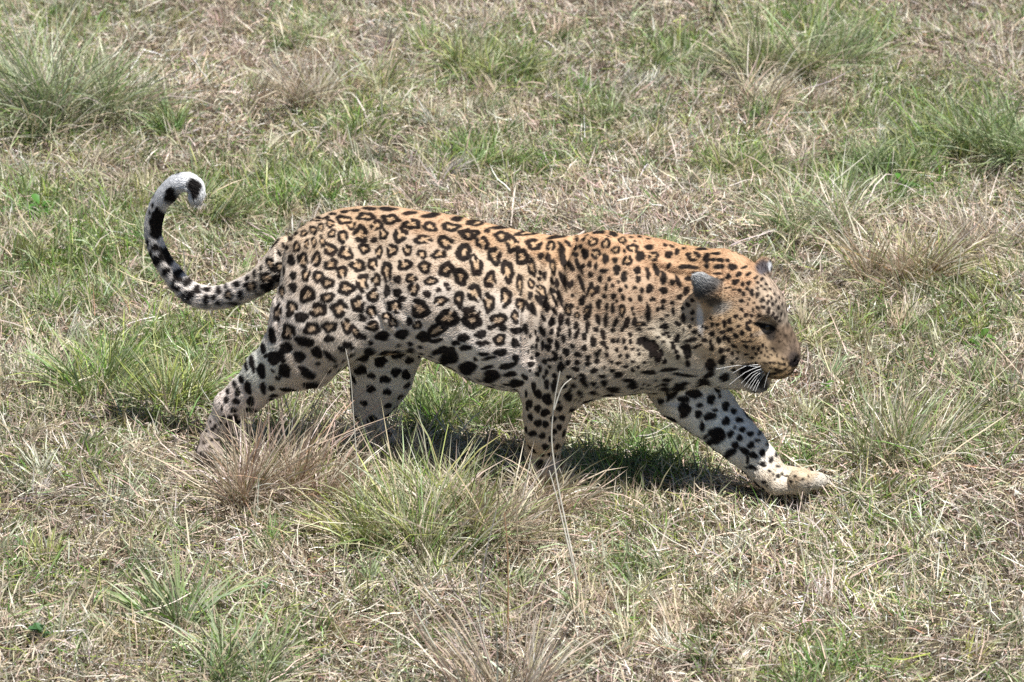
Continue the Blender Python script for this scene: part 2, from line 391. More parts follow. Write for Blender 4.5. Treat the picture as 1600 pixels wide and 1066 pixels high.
TUS = [
 ('grass_tussock', 45, 195, 170, 200, 420, GREY, 'tall grey-green tussock with a dark hollow at its foot, top left corner', dict(spread=.38, arch=.5)),
 ('grass_tussock', 155, 175, 120, 150, 300, GREY, 'grey-green and straw tussock next to the tallest tussock in the top left corner', dict(spread=.4, lean=(.1, 0))),
 ('grass_tussock', 265, 200, 60, 62, 120, GG, 'small bright green upright tuft above the curled tail', dict(spread=.3, arch=.3, dead=.1)),
 ('grass_tussock', 25, 210, 110, 60, 160, GG, 'low dark green clump at the left edge below the tall grey-green tussock', dict(spread=.7)),
 ('dry_tussock', 440, 165, 130, 115, 220, DRY, 'pale straw tussock of upright dead stems, up the slope behind the rump', dict(spread=.3, arch=.35, dead=.5)),
 ('grass_tussock', 575, 135, 90, 80, 150, MIXD, 'small mixed tussock with dark green blades beside the pale upright straw', dict(spread=.4)),
 ('grass_tussock', 770, 108, 150, 95, 340, {'green': 2, 'olive': 3, 'yellow': 3, 'sage': 2, 'straw': 1.5}, 'broad yellow-green tussock at the top middle, far behind the back', dict(spread=.5, arch=.6)),
 ('grass_tussock', 745, 250, 130, 50, 260, GG, 'low vivid green patch of grass directly behind the loin', dict(spread=.7, dead=.1)),
 ('grass_tussock', 1055, 98, 110, 55, 160, {'blue': 4, 'green': 2, 'sage': 2}, 'blue-green tuft leaning to the dark weed stem', dict(spread=.5, lean=(.35, 0))),
 ('grass_tussock', 915, 180, 80, 40, 110, GG, 'little green tuft with flattened straw beside it, behind the withers', dict(spread=.7, lean=(.2, 0))),
 ('grass_tussock', 1215, 120, 140, 120, 340, {'olive': 3, 'sage': 3, 'green': 2, 'straw': 3}, 'tall tussock with straw streaks and shaded foot at the top right', dict(spread=.35, arch=.5)),
 ('grass_tussock', 1300, 95, 130, 100, 260, {'green': 3, 'blue': 3, 'sage': 2, 'straw': 1}, 'green tussock touching the tall straw-streaked one at the top right', dict(spread=.5, lean=(.15, 0))),
 ('grass_tussock', 1165, 165, 90, 110, 150, DRY, 'grey straw tussock of curved stems below the top right tussocks', dict(spread=.45, arch=.6)),
 ('grass_tussock', 1170, 258, 120, 70, 200, {'green': 3, 'olive': 2, 'yellow': 2, 'straw': 2}, 'green and yellow tuft uphill from the far ear', dict(spread=.5)),
 ('grass_tussock', 1395, 260, 170, 85, 420, {'blue': 4, 'green': 4, 'sage': 1.5}, 'dark blue-green tussock fanning out at the right behind the head', dict(spread=.6, arch=.55, dead=.12)),
 ('grass_tussock', 1480, 235, 120, 110, 300, {'green': 3, 'yellow': 2, 'olive': 2, 'blue': 2}, 'bright upright grass growing against the blue-green tussock', dict(spread=.4, dead=.2)),
 ('grass_tussock', 1570, 240, 140, 140, 380, {'blue': 3, 'green': 3, 'sage': 3}, 'thick grey-green tussock cut by the right edge of the picture', dict(spread=.45)),
 ('dry_tussock', 1265, 355, 170, 120, 300, {'sage': 3, 'pale': 3, 'straw': 2, 'green': 2, 'blue': 1}, 'loose tussock of long pale arching blades above the nose', dict(spread=.75, arch=.8)),
 ('dry_tussock', 1395, 435, 120, 140, 260, {'straw': 3, 'pink': 4, 'pale': 2, 'rust': 1, 'olive': 1}, 'upright pinkish straw tussock with a few reddish stems', dict(spread=.28, arch=.3, dead=.4, lean=(-.12, 0))),
 ('grass_tussock', 1450, 430, 90, 110, 140, {'olive': 3, 'yellow': 2, 'straw': 3}, 'olive tuft behind the pinkish straw tussock', dict(spread=.4, lean=(.1, 0))),
 ('dry_tussock', 1545, 370, 170, 100, 260, DRY, 'sprawling straw tussock by the right edge, stems bent every way', dict(spread=.8, arch=.7)),
 ('grass_tussock', 1410, 705, 170, 180, 230, {'sage': 3, 'straw': 4, 'green': 2, 'olive': 2, 'pale': 2}, 'tall mixed straw and green tussock standing in front of the nose', dict(spread=.42, arch=.45, dead=.4)),
 ('grass_tussock', 1530, 680, 180, 60, 240, {'green': 3, 'blue': 2, 'olive': 2, 'straw': 2}, 'low green tangle of grass right of the tall mixed tussock', dict(spread=1.0)),
 ('grass_tussock', 150, 605, 130, 110, 240, {'lush': 2, 'green': 3, 'yellow': 3, 'sage': 2}, 'tall light green tuft at the left, level with the hind leg', dict(spread=.3, arch=.35)),
 ('grass_tussock', 265, 622, 120, 95, 260, {'green': 3, 'yellow': 3, 'olive': 2}, 'yellow-green tuft just behind the raised heel', dict(spread=.4, arch=.4)),
 ('dry_tussock', 40, 590, 150, 80, 240, {'sage': 4, 'pale': 3, 'blue': 2, 'straw': 2}, 'pale sprawling tussock at the left edge below the tail', dict(spread=.9, arch=.8)),
 ('grass_tussock', 335, 335, 120, 85, 260, {'green': 3, 'olive': 3, 'blue': 1, 'straw': 1}, 'dark green tussock seen through the curl of the tail', dict(spread=.6)),
 ('grass_tussock', 440, 318, 110, 60, 220, GG, 'green clump between the tail tip and the rump', dict(spread=.6, lean=(.15, 0))),
 ('grass_tussock', 530, 300, 100, 60, 200, {'lush': 3, 'green': 3, 'yellow': 1}, 'fresh green clump just above the rump', dict(spread=.5, lean=(.15, 0))),
 ('grass_tussock', 700, 652, 130, 95, 420, {'lush': 2, 'green': 4, 'olive': 2, 'yellow': 1}, 'dense green tussock under the belly between hind leg and foreleg', dict(spread=.42, arch=.35, dead=.12)),
 ('grass_tussock', 778, 650, 90, 70, 220, {'green': 4, 'olive': 3}, 'green tuft under the belly close to the upright foreleg', dict(spread=.4, arch=.3, dead=.15)),
 ('dry_tussock', 440, 765, 200, 190, 420, {'pink': 4, 'straw': 3, 'brown': 2.5, 'rust': .8, 'pale': 1.5, 'olive': 1.5}, 'pinkish brown dry tussock in front of the trailing hind leg', dict(spread=.55, arch=.4, dead=.5, tip={'pink': 2, 'straw': 2, 'pale': 1})),
 ('dry_tussock', 600, 720, 150, 110, 260, {'pale': 3, 'grey': 4, 'straw': 3, 'pink': 1}, 'whitish dead tussock covering the far hind foot', dict(spread=.5, arch=.5, dead=.5)),
 ('grass_tussock', 670, 850, 200, 185, 330, MIXD, 'mixed green and straw tussock in front of the belly', dict(spread=.5, arch=.5, lean=(.1, 0))),
 ('grass_tussock', 590, 830, 140, 120, 260, {'olive': 3, 'yellow': 3, 'green': 2, 'straw': 3}, 'olive tuft with green stems between the pinkish tussock and the belly tussock', dict(spread=.45, lean=(.1, 0))),
 ('dry_tussock', 800, 835, 170, 150, 420, {'straw': 3, 'pink': 3, 'brown': 2.5, 'grey': 1.5, 'olive': 1.5}, 'dense brown dry tussock hiding the near forefoot', dict(spread=.6, arch=.55, dead=.6)),
 ('dry_tussock', 852, 790, 90, 105, 200, {'pink': 3, 'brown': 3, 'straw': 2, 'grey': 1.5}, 'small rusty brown tuft right against the near forefoot', dict(spread=.55, arch=.6, dead=.5)),
 ('dry_tussock', 780, 1075, 130, 230, 90, {'straw': 3, 'pink': 3, 'grey': 2, 'pale': 2}, 'tall thin dry tussock rising from the bottom edge of the picture', dict(spread=.2, arch=.25, dead=.4, wid=(.0026, .0046))),
 ('dry_tussock', 700, 770, 190, 105, 330, {'straw': 4, 'pale': 3, 'pink': 2, 'olive': 1, 'grey': 1}, 'pale tangled straw between the far hind foot and the near forefoot', dict(spread=.9, arch=.8, dead=.7)),
 ('dry_tussock', 185, 705, 210, 60, 260, {'straw': 3, 'pale': 3, 'grey': 2, 'pink': 2, 'sage': 2}, 'low grey straw tangle a step behind the raised heel', dict(spread=1.0, arch=.8, dead=.7)),
 ('dry_tussock', 862, 322, 110, 34, 170, {'brown': 4, 'pink': 3, 'straw': 2, 'grey': 1}, 'flattened brown mat of dead grass over the clod behind the withers', dict(spread=1.1, arch=.9, dead=.5)),
 ('grass_tussock', 640, 175, 130, 55, 170, {'sage': 3, 'straw': 3, 'green': 2, 'pale': 1}, 'flattened grey-green and straw swirl between the two tussocks above the loin', dict(spread=1.0, arch=.9)),
 ('grass_tussock', 985, 740, 110, 26, 130, {'green': 3, 'lush': 2, 'straw': 1}, 'short green grass in the shadow of the chest', dict(spread=.9)),
 ('dry_tussock', 520, 735, 130, 75, 200, {'straw': 3, 'pink': 3, 'grey': 2, 'pale': 2, 'olive': 1}, 'low dry tangle in the shade below the groin', dict(spread=.9, arch=.8, dead=.6)),
 ('grass_tussock', 560, 205, 90, 55, 170, {'green': 4, 'lush': 2, 'yellow': 2, 'straw': 1}, 'green tuft at the foot of the pale straw tussock behind the rump', dict(spread=.6)),
 ('grass_tussock', 480, 55, 120, 45, 200, {'green': 3, 'yellow': 2, 'sage': 2, 'straw': 2}, 'low green tuft at the top edge behind the rump', dict(spread=.8)),
 ('grass_tussock', 1350, 305, 120, 80, 220, {'green': 4, 'lush': 2, 'sage': 2, 'blue': 1}, 'fresh green tuft joining the fanning blue-green tussock to the pale arching one', dict(spread=.6)),
 ('dry_tussock', 1140, 960, 130, 80, 260, {'straw': 3, 'brown': 3, 'pink': 2, 'olive': 1}, 'swirled brown tussock on the near side, below the stretched forepaw', dict(spread=.9, arch=.9)),
 ('grass_tussock', 370, 1055, 120, 130, 130, {'blue': 3, 'green': 2, 'sage': 3, 'straw': 2}, 'thin blue-green blades at the bottom edge', dict(spread=.5, arch=.5, wid=(.003, .005))),
 ('grass_tussock', 275, 975, 60, 130, 60, {'blue': 2, 'sage': 2, 'green': 2}, 'few tall broad green blades near the bottom left', dict(spread=.25, arch=.3, wid=(.004, .006), dead=.3, short=.6)),
 ('grass_tussock', 1260, 1050, 150, 50, 180, {'green': 3, 'olive': 2, 'sage': 2}, 'low green patch at the bottom right', dict(spread=.9)),
 ('grass_tussock', 110, 470, 150, 45, 260, GG, 'flat green patch at the left beneath the tail curl', dict(spread=1.0, dead=.15)),
 ('grass_tussock', 330, 560, 110, 60, 180, {'yellow': 2, 'green': 3, 'sage': 2, 'straw': 1}, 'light green tuft between tail and heel', dict(spread=.8)),
 ('grass_tussock', 1300, 520, 120, 50, 160, {'olive': 3, 'yellow': 2, 'straw': 2}, 'olive tuft beside the nose bridge', dict(spread=.7)),
 ('grass_tussock', 1245, 712, 60, 50, 60, {'lush': 3, 'green': 2}, 'bright green sprig behind the stretched forepaw', dict(spread=.5, dead=.05, short=.1, wid=(.003, .005))),
]
for i, (nm, px, py, wp, hp, n, mix, lab, kw) in enumerate(TUS):
    grp = 'dry straw tussocks' if nm == 'dry_tussock' else 'green grass tussocks'
    tussock(nm, px, py, wp, hp, int(n*2.0), mix, lab, seed=i, group=grp, cat='tussock', **kw)

# single stalks and twigs
def tube(pl, r0, r1, n=5):
    pl = np.array(pl, float); vs = []; fs = []
    for i, p in enumerate(pl):
        t = pl[min(i+1, len(pl)-1)]-pl[max(i-1, 0)]; t = t/np.linalg.norm(t)
        a = np.cross(t, [.3, .9, .2]); a /= np.linalg.norm(a); b = np.cross(t, a)
        rr = r0+(r1-r0)*i/(len(pl)-1)
        for j in range(n):
            an = 2*math.pi*j/n; vs.append(p+rr*(a*math.cos(an)+b*math.sin(an)))
    for i in range(len(pl)-1):
        for j in range(n):
            fs += [i*n+j, i*n+(j+1) % n, (i+1)*n+(j+1) % n, (i+1)*n+j]
    return np.array(vs), fs, [4]*((len(pl)-1)*n)
def spline(pl, k=4):
    pl = [np.array(p, float) for p in pl]; out = []
    q = [pl[0]]+pl+[pl[-1]]
    for i in range(1, len(q)-2):
        p0, p1, p2, p3 = q[i-1:i+3]
        for t in np.arange(0, 1, 1/k):
            out.append(.5*(2*p1+(p2-p0)*t+(2*p0-5*p1+4*p2-p3)*t*t+(3*p1-p0-3*p2+p3)*t**3))
    out.append(pl[-1]); return out
def stalk(name, branches, rad, col, label, dy=0.0, cat='stalk', group='single dry stalks', heads=None):
    """branches: lists of photo points; the first point of the first branch is the foot on the ground"""
    o = G(*branches[0][0], -.02)
    vs_, fs_, ts_ = [], [], []; n0 = 0; L0 = 0
    for bi, br in enumerate(branches):
        pts = []
        for i, (px, py) in enumerate(br):
            p = W(px, py, o[1]+dy*(i/max(1, len(br)-1))-(.0 if bi == 0 else .004*bi)); pts.append(p)
        v, f, t = tube(spline(pts), rad*(1 if bi == 0 else .75), rad*.45)
        vs_.append(v); fs_.append(np.array(f)+n0); ts_ += t; n0 += len(v)
    v = np.concatenate(vs_)-o
    t = new_mesh(name, v, np.concatenate(fs_), ts_, None, True)
    r = np.random.default_rng(int(o[0]*1000) % 9973)
    t.data.materials.append(m_straw)
    set_col(t.data, np.clip(np.array(col)[None]*r.uniform(.85, 1.15, (len(v), 1)), 0, .9))
    t.location = o
    tag(t, label, cat, group)
    return t
PALE = (.84, .78, .66); WHITE = (.84, .82, .78); TAN = (.55, .43, .30); RUST = (.50, .30, .17); DARK = (.055, .05, .03)
stalk('grass_stalk', [[(905, 925), (888, 838), (872, 760), (862, 690), (866, 630), (875, 580)], [(866, 640), (878, 606), (893, 592)]], .0025, PALE, 'tall pale forked stalk crossing the upright foreleg')
stalk('grass_stalk', [[(900, 905), (880, 820), (868, 770), (858, 735)]], .0023, PALE, 'shorter pale stalk alongside the tall forked one')
stalk('grass_stalk', [[(893, 790), (884, 760), (874, 732)]], .0017, PALE, 'short pale stalk in the shadow beside the forefoot')
stalk('dead_twig', [[(716, 704), (702, 684), (688, 662), (675, 645)], [(703, 685), (694, 664), (690, 648), (694, 642)], [(722, 695), (708, 672), (700, 655)]], .0022, WHITE, 'bleached forked twig lying below the green belly tussock', cat='twig')
stalk('dead_twig', [[(736, 692), (724, 664), (707, 640)]], .0018, WHITE, 'single bleached twig next to the forked one under the belly', cat='twig')
stalk('dead_twig', [[(610, 668), (600, 640), (588, 612), (580, 585), (584, 562)], [(590, 615), (574, 600), (562, 604)], [(596, 630), (606, 600), (612, 572), (620, 545)], [(602, 642), (622, 614), (606, 583)], [(598, 634), (582, 622), (570, 626)], [(604, 620), (620, 606), (632, 600)]], .0021, WHITE, 'bleached branching seed stalk in front of the far hind leg', cat='twig')
stalk('dead_twig', [[(650, 665), (632, 632), (618, 606), (612, 584), (606, 588)]], .0020, WHITE, 'bleached curved stalk at the front edge of the far hind leg', cat='twig')
stalk('grass_stalk', [[(404, 735), (430, 670), (462, 590), (482, 552), (500, 524)], [(462, 590), (452, 568), (455, 552)], [(482, 552), (497, 545)]], .0016, TAN, 'tan stalk with forked head in front of the near thigh')
stalk('grass_stalk', [[(425, 745), (440, 690), (470, 610), (474, 575), (486, 548)]], .0015, TAN, 'tan stalk running up beside the forked one in front of the thigh')
stalk('grass_stalk', [[(572, 812), (560, 740), (553, 660), (548, 590), (540, 545)]], .0017, PALE, 'long straight pale stalk between the two hind legs')
stalk('grass_stalk', [[(470, 700), (490, 640), (516, 590), (531, 565), (512, 532)]], .0014, TAN, 'bent tan stalk with drooping tip over the thigh')
stalk('grass_stalk', [[(385, 715), (386, 660), (395, 610), (402, 560), (418, 520)]], .0013, PALE, 'thin pale stalk in front of the hock')
stalk('grass_stalk', [[(793, 1010), (794, 930), (793, 860), (788, 800)]], .0024, RUST, 'reddish upright stalk in the dry grass near the bottom edge')
stalk('grass_stalk', [[(812, 900), (808, 830), (806, 770), (800, 745)]], .0018, TAN, 'tan stalk poking out of the brown tussock by the forefoot')
stalk('grass_stalk', [[(752, 1010), (750, 930), (758, 870), (770, 820), (776, 795)], [(752, 920), (764, 900), (778, 870)], [(751, 940), (744, 900), (742, 860)]], .0021, (.50, .46, .42), 'grey feathery stalk near the bottom edge')
stalk('grass_stalk', [[(815, 868), (822, 830), (838, 808), (855, 797)]], .0018, (.6, .55, .5), 'grey stalk arching over at the brown tussock')
stalk('weed_stem', [[(1106, 52), (1112, 34), (1118, 14), (1122, -12)], [(1112, 36), (1106, 26)], [(1117, 18), (1125, 8)], [(1110, 44), (1116, 40)]], .0045, DARK, 'dark upright weed stem at the very top of the picture', cat='weed', group='weeds')
stalk('grass_stalk', [[(100, 55), (108, 28), (122, -6)]], .002, PALE, 'pale stalk slanting across the tall grey-green tussock')
stalk('grass_stalk', [[(1372, 600), (1355, 540), (1345, 470)]], .0016, TAN, 'thin tan stalk rising above the grass beyond the nose')
stalk('grass_stalk', [[(1492, 462), (1498, 420), (1502, 385)]], .0018, PALE, 'short upright pale stalk right of the pinkish tussock')
stalk('grass_stalk', [[(385, 960), (340, 975), (290, 982)]], .0022, PALE, 'pale stalk lying flat near the bottom left', dy=.03)
stalk('grass_stalk', [[(1500, 850), (1470, 858), (1440, 866)]], .0026, (.6, .5, .45), 'pinkish stalk lying flat on the straw at the right', dy=.02)

# broad-leaved weeds: every leaf is a part
m_leaf = mat_attr('weed leaf', .45, .4, .3)
def weed(px, py, wpx, n, label, col=(.085, .17, .03), seed=0):
    r = np.random.default_rng(500+seed); o = G(px, py); s = ppm(o); R = wpx*.5/s
    o = np.array([o[0], o[1], float(relief(o[0], o[1]))])
    t = bpy.data.objects.new('broadleaf_weed', None); COL.objects.link(t); t.location = o; t.empty_display_size = .05
    tag(t, label, 'weed', 'broad-leaved weeds')
    for k in range(n):
        az = 2*math.pi*k/n+r.normal(0, .35); up = r.uniform(.25, 1.1); L = R*r.uniform(.6, 1.15); w = L*r.uniform(.20, .32)
        d = np.array([math.cos(az)*math.cos(up), math.sin(az)*math.cos(up), math.sin(up)]); h = np.array([-math.sin(az), math.cos(az), 0])
        nn = np.cross(d, h)*-1
        vs = []
        base = np.array([0, 0, r.uniform(.01, .05)])
        for q, ww in ((.0, .08), (.22, .55), (.5, 1.0), (.78, .72), (1.0, .05)):
            c = base+d*L*q+np.array([0, 0, -1])*L*.35*q*q
            for e in (-1, 0, 1): vs.append(c+h*w*ww*e+np.array([0, 0, 1])*abs(e)*w*.28*ww)
        fs = []
        for i in range(4):
            for e in range(2):
                a = i*3+e; fs += [a, a+1, a+4, a+3]
        lf = new_mesh('leaf', np.array(vs), fs, [4]*8, m_leaf, True, t)
        set_col(lf.data, np.tile(np.array(col)*r.uniform(.75, 1.3), (len(vs), 1)))
for i, w in enumerate([
 (62, 330, 58, 11, 'bright green leafy weed in the pale grass at the left edge above the tail level', (.07, .18, .03)),
 (8, 335, 40, 7, 'small dark leafy weed cut by the left edge', (.06, .14, .03)),
 (1412, 292, 62, 14, 'lush leafy weed between the blue-green and the pinkish tussocks', (.08, .20, .03)),
 (1290, 598, 34, 8, 'small bright weed just beyond the chin', (.11, .24, .035)),
 (1530, 532, 60, 12, 'leafy weed beside the dark clod at the right', (.10, .21, .035)),
 (1550, 610, 22, 6, 'tiny yellow-green weed right of the mixed tussock', (.13, .26, .04)),
 (1572, 590, 22, 5, 'tiny bright weed next to the dark clod', (.12, .25, .04)),
 (120, 385, 34, 6, 'small dark green weed inside the flat green patch', (.06, .13, .03)),
 (340, 172, 22, 5, 'tiny round weed to the right of the upright green tuft', (.07, .16, .03)),
 (418, 928, 36, 6, 'small dark weed in the straw near the bottom', (.05, .12, .03)),
 (66, 990, 60, 10, 'dull green weed in the bottom left corner', (.06, .14, .05)),
 (32, 850, 46, 7, 'grey-green weed with narrow leaves at the left edge', (.14, .22, .09)),
 (1085, 155, 30, 6, 'small weed in the pale grass straight above the neck', (.08, .19, .03)),
 (470, 722, 30, 6, 'small weed shaded by the pinkish brown tussock', (.07, .18, .03)),
 (572, 700, 26, 6, 'tiny fresh weed right of the pinkish brown tussock', (.10, .22, .035)),
]):
    weed(*w[:5], col=w[5], seed=i)

# clods of bare earth
m_clod = mat_plain('dark earth', (.12, .09, .065), .95, .1)
def clod(px, py, wpx, hpx, label, seed):
    o = G(px, py); s = ppm(o); a, b, h = wpx*.5/s, wpx*.35/s, hpx/s
    n, m = 14, 28; vs, fs = [], []
    for i in range(n):
        for j in range(m):
            t = (i+.5)/n*math.pi*.52; p = 2*math.pi*j/m
            k = 1+.55*(fbm(3*math.cos(p)+seed, 3*math.sin(p)+4*t, 1.1, seed, 3)-.5)*2
            vs.append((a*math.sin(t)*math.cos(p)*k, b*math.sin(t)*math.sin(p)*k, h*math.cos(t)*k-.01))
    for i in range(n-1):
        for j in range(m):
            fs += [i*m+j, (i+1)*m+j, (i+1)*m+(j+1) % m, i*m+(j+1) % m]
    fs += list(range(m)); lt = [4]*((n-1)*m)+[m]
    c = new_mesh('earth_clod', np.array(vs), fs, lt, m_clod, True)
    c.location = (o[0], o[1], float(relief(o[0], o[1])))
    tag(c, label, 'clod', 'clods of bare earth')
clod(862, 316, 84, 11, 'brown clod matted with dead grass behind the withers', 3)
clod(1556, 560, 90, 16, 'dark bare clod with burnt stubble at the right edge', 8)
clod(525, 1005, 40, 16, 'small dark clod in a hollow near the bottom', 12)
clod(1290, 155, 80, 10, 'dark hollow clod below the top right tussocks', 15)
# ------------------------------------------------------------------ the leopard's body: one surface
TORSO = np.array([  # px, top py, bottom py, half width (m)
 (446, 388, 440, .040), (456, 370, 465, .065), (470, 356, 485, .085), (500, 336, 515, .108), (540, 325.5, 538, .116), (580, 321.5, 546, .114), (620, 323, 545, .116),
 (650, 326.5, 547, .121), (700, 335, 571, .130), (740, 343.5, 587, .136), (780, 351.5, 598, .142), (815, 358, 606, .146), (850, 364.5, 613, .144),
 (872, 368, 617, .141), (893, 370.5, 620, .138), (920, 363.5, 621, .132), (948, 359.5, 615, .126), (990, 369, 611, .120), (1020, 377, 609, .100), (1060, 385, 602, .088),
 (1100, 392, 592, .082), (1130, 400, 572, .078)])
H = 0.0042
X0, X1, Y0, Y1, Z0, Z1 = -1.02, 0.86, -0.42, 0.36, -0.03, 0.78
gx = np.arange(X0, X1, H, dtype=np.float32); gy = np.arange(Y0, Y1, H, dtype=np.float32); gz = np.arange(Z0, Z1, H, dtype=np.float32)
F = np.full((len(gx), len(gy), len(gz)), 0.2, np.float32)
PRIMS = []                                     # (a, b, radius, flow vector, fur length) for the lie of the fur
MARG = 0.03
def block(lo, hi, pad):
    sl = []
    for g, l, h in zip((gx, gy, gz), lo, hi):
        i0 = max(0, int((l-pad-g[0])/H)); i1 = min(len(g), int((h+pad-g[0])/H)+2)
        sl.append(slice(i0, max(i1, i0+1)))
    return tuple(sl), gx[sl[0]][:, None, None], gy[sl[1]][None, :, None], gz[sl[2]][None, None, :]
def smin(sl, d, k):
    f = F[sl]
    h = np.maximum(k-np.abs(f-d), 0)
    F[sl] = np.minimum(f, d) - h*h/(4*k)
def ssub(sl, d, k):
    f = F[sl]; d = -d
    h = np.maximum(k-np.abs(f-d), 0)
    F[sl] = np.maximum(f, d) + h*h/(4*k)
def cone(a, b, ra, rb, flat=1.0, k=0.02, flow=None, fur=.008):
    a = np.asarray(a, float); b = np.asarray(b, float)
    R = max(ra, rb)
    sl, x, y, z = block(np.minimum(a, b)-R, np.maximum(a, b)+R, MARG)
    ba = b-a; L2 = max(float(ba@ba), 1e-9)
    t = np.clip(((x-a[0])*ba[0]+(y-a[1])*ba[1]+(z-a[2])*ba[2])/L2, 0, 1)
    vx = x-a[0]-t*ba[0]; vy = (y-a[1]-t*ba[1])/flat; vz = z-a[2]-t*ba[2]
    d = (np.sqrt(vx*vx+vy*vy+vz*vz)-(ra+(rb-ra)*t))*min(1.0, flat*1.15)
    smin(sl, d.astype(np.float32), k)
    fl = ba/math.sqrt(L2) if flow is None else np.asarray(flow, float)
    PRIMS.append((a, b, ra, rb, flat, fl, fur))
def chain(pts, flat=1.0, k=0.02, fur=.008, flow=None):
    for (p, r), (q, s) in zip(pts[:-1], pts[1:]):
        cone(p, q, r, s, flat, k, flow, fur)
def ell(c, ax, radii, k=0.02, sub=False, flow=None, fur=.006):
    """ellipsoid: ax = main axis, its other axes: lateral and the rest"""
    c = np.asarray(c, float); a0 = np.asarray(ax, float); a0 = a0/np.linalg.norm(a0)
    lat = np.array([0.24, 1, 0.0]); lat -= a0*(lat@a0); lat /= np.linalg.norm(lat)
    a2 = np.cross(a0, lat)
    R = max(radii)
    sl, x, y, z = block(c-R, c+R, MARG)
    dx, dy, dz = x-c[0], y-c[1], z-c[2]
    k0 = 0; k1 = 0
    for A, r in zip((a0, a2, lat), radii):
        q = dx*A[0]+dy*A[1]+dz*A[2]
        k0 = k0+(q/r)**2; k1 = k1+(q/(r*r))**2
    k0 = np.sqrt(k0); k1 = np.sqrt(k1)+1e-6
    d = (k0*(k0-1)/k1).astype(np.float32)
    if sub: ssub(sl, d, k)
    else:
        smin(sl, d, k)
        if flow is not None: PRIMS.append((c, c+a0*1e-3, R*.8, R*.8, 1.0, np.asarray(flow, float), fur))

PX = 1/600.0
# torso
tx = np.array([B(p, (t+b)/2)[0] for p, t, b, r in TORSO])
tc = np.array([B(p, (t+b)/2)[2] for p, t, b, r in TORSO])
th = []
for (p, t, b, r) in TORSO:
    s = ppm(B(p, (t+b)/2)); ha = (b-t)/2/s
    th.append(math.sqrt(max(ha*ha-(r*math.sin(PITCH))**2, .0004))/math.cos(PITCH))
th = np.array(th); tr = TORSO[:, 3]
def smooth_interp(xq, xs, vs):
    v = np.interp(xq, xs, vs)
    w = 9
    kern = np.hanning(w+2)[1:-1]; kern /= kern.sum()
    vp = np.concatenate([[v[0]]*(w//2), v, [v[-1]]*(w//2)])
    return np.convolve(vp, kern, 'valid')
sl, x, y, z = block((tx[0]-.04, -.4, .05), (tx[-1]+.04, .34, .72), 0)
xq = x.ravel()
cz = smooth_interp(xq, tx, tc)[:, None, None]; rz = smooth_interp(xq, tx, th)[:, None, None]; ry = smooth_interp(xq, tx, tr)[:, None, None]
vz = (z-cz)/rz
ryy = ry*(1-0.38*np.clip(vz, -1, 1))*(1+0.04*np.clip(1-vz*vz, 0, 1))
vy = (y-(-0.05-0.24*x))/ryy
q = np.sqrt(vy*vy+vz*vz)+1e-6
d = (q-1)*q/np.sqrt((vy/ryy)**2+(vz/rz)**2+1e-9)
ox = np.maximum(np.maximum(tx[0]-x, x-tx[-1]), 0)
d = np.where(ox > 0, np.sqrt(np.maximum(d, 0)**2+ox**2)+np.minimum(d, 0)*0.5, d)
smin(sl, d.astype(np.float32), 0.001)
for i in range(len(tx)-1):
    a = np.array([tx[i], yc(tx[i]), tc[i]]); b = np.array([tx[i+1], yc(tx[i+1]), tc[i+1]])
    PRIMS.append((a, b, th[i]*.95, th[i+1]*.95, .8, np.array([-1, .24, -.28]) if TORSO[i, 0] < 1010 else np.array([-.9, .2, -.45]), .0075))

def P(px, py, w): return B(px, py, w)
# near hind leg: thigh, shank, hock, foot
NH = [(P(508, 410, -.060), 66*PX), (P(513, 462, -.085), 74*PX), (P(500, 505, -.098), 74*PX), (P(470, 550, -.10), 57*PX), (P(421, 583, -.085), 37*PX), (P(386, 616, -.08), 28*PX), (P(363, 634, -.08), 25*PX)]
chain(NH[:4], flat=.64, k=.02, flow=(-.35, .1, -1), fur=.009)
chain(NH[3:], flat=.82, k=.02, fur=.009)
chain([(P(360, 634, -.08), 25*PX), (P(346, 662, -.082), 19*PX), (P(334, 688, -.084), 19*PX)], flat=.9, k=.018)
f0 = G(322, 712); fy = f0[1]
chain([(P(334, 688, -.084), 19*PX), (W(324, 706, fy), 18*PX)], flat=1.2, k=.015)
for i, dy in enumerate((-.034, -.012, .012, .034)):
    cone(W(326, 707, fy+dy), W(346-abs(i-1.5)*4, 713, fy+dy*1.25), 10*PX, 10*PX, 1, .008)
# stifle and flank fold
cone(P(545, 505, -.085), P(610, 515, -.078), 40*PX, 30*PX, .6, .03, flow=(-.3, 0, -1), fur=.012)
cone(P(600, 510, -.078), P(650, 520, -.08), 30*PX, 22*PX, .6, .03, flow=(-.3, 0, -1), fur=.016)
# far hind leg
FH = [(P(560, 470, .06), 66*PX), (P(600, 545, .085), 54*PX), (P(596, 590, .09), 43*PX), (P(586, 618, .09), 32*PX), (P(578, 638, .09), 25*PX)]
chain(FH, flat=.72, k=.03, fur=.009)
g1 = G(598, 692); w1 = g1[1]
chain([(P(578, 638, .09), 25*PX), (W(583, 662, w1), 18*PX), (W(592, 680, w1), 18*PX), (W(604, 684, w1), 17*PX)], k=.015)
for i, dy in enumerate((-.036, -.012, .012, .036)):
    cone(W(604, 683, w1+dy), W(622-abs(i-1.5)*4, 686, w1+dy*1.2), 10*PX, 10*PX, 1, .008)
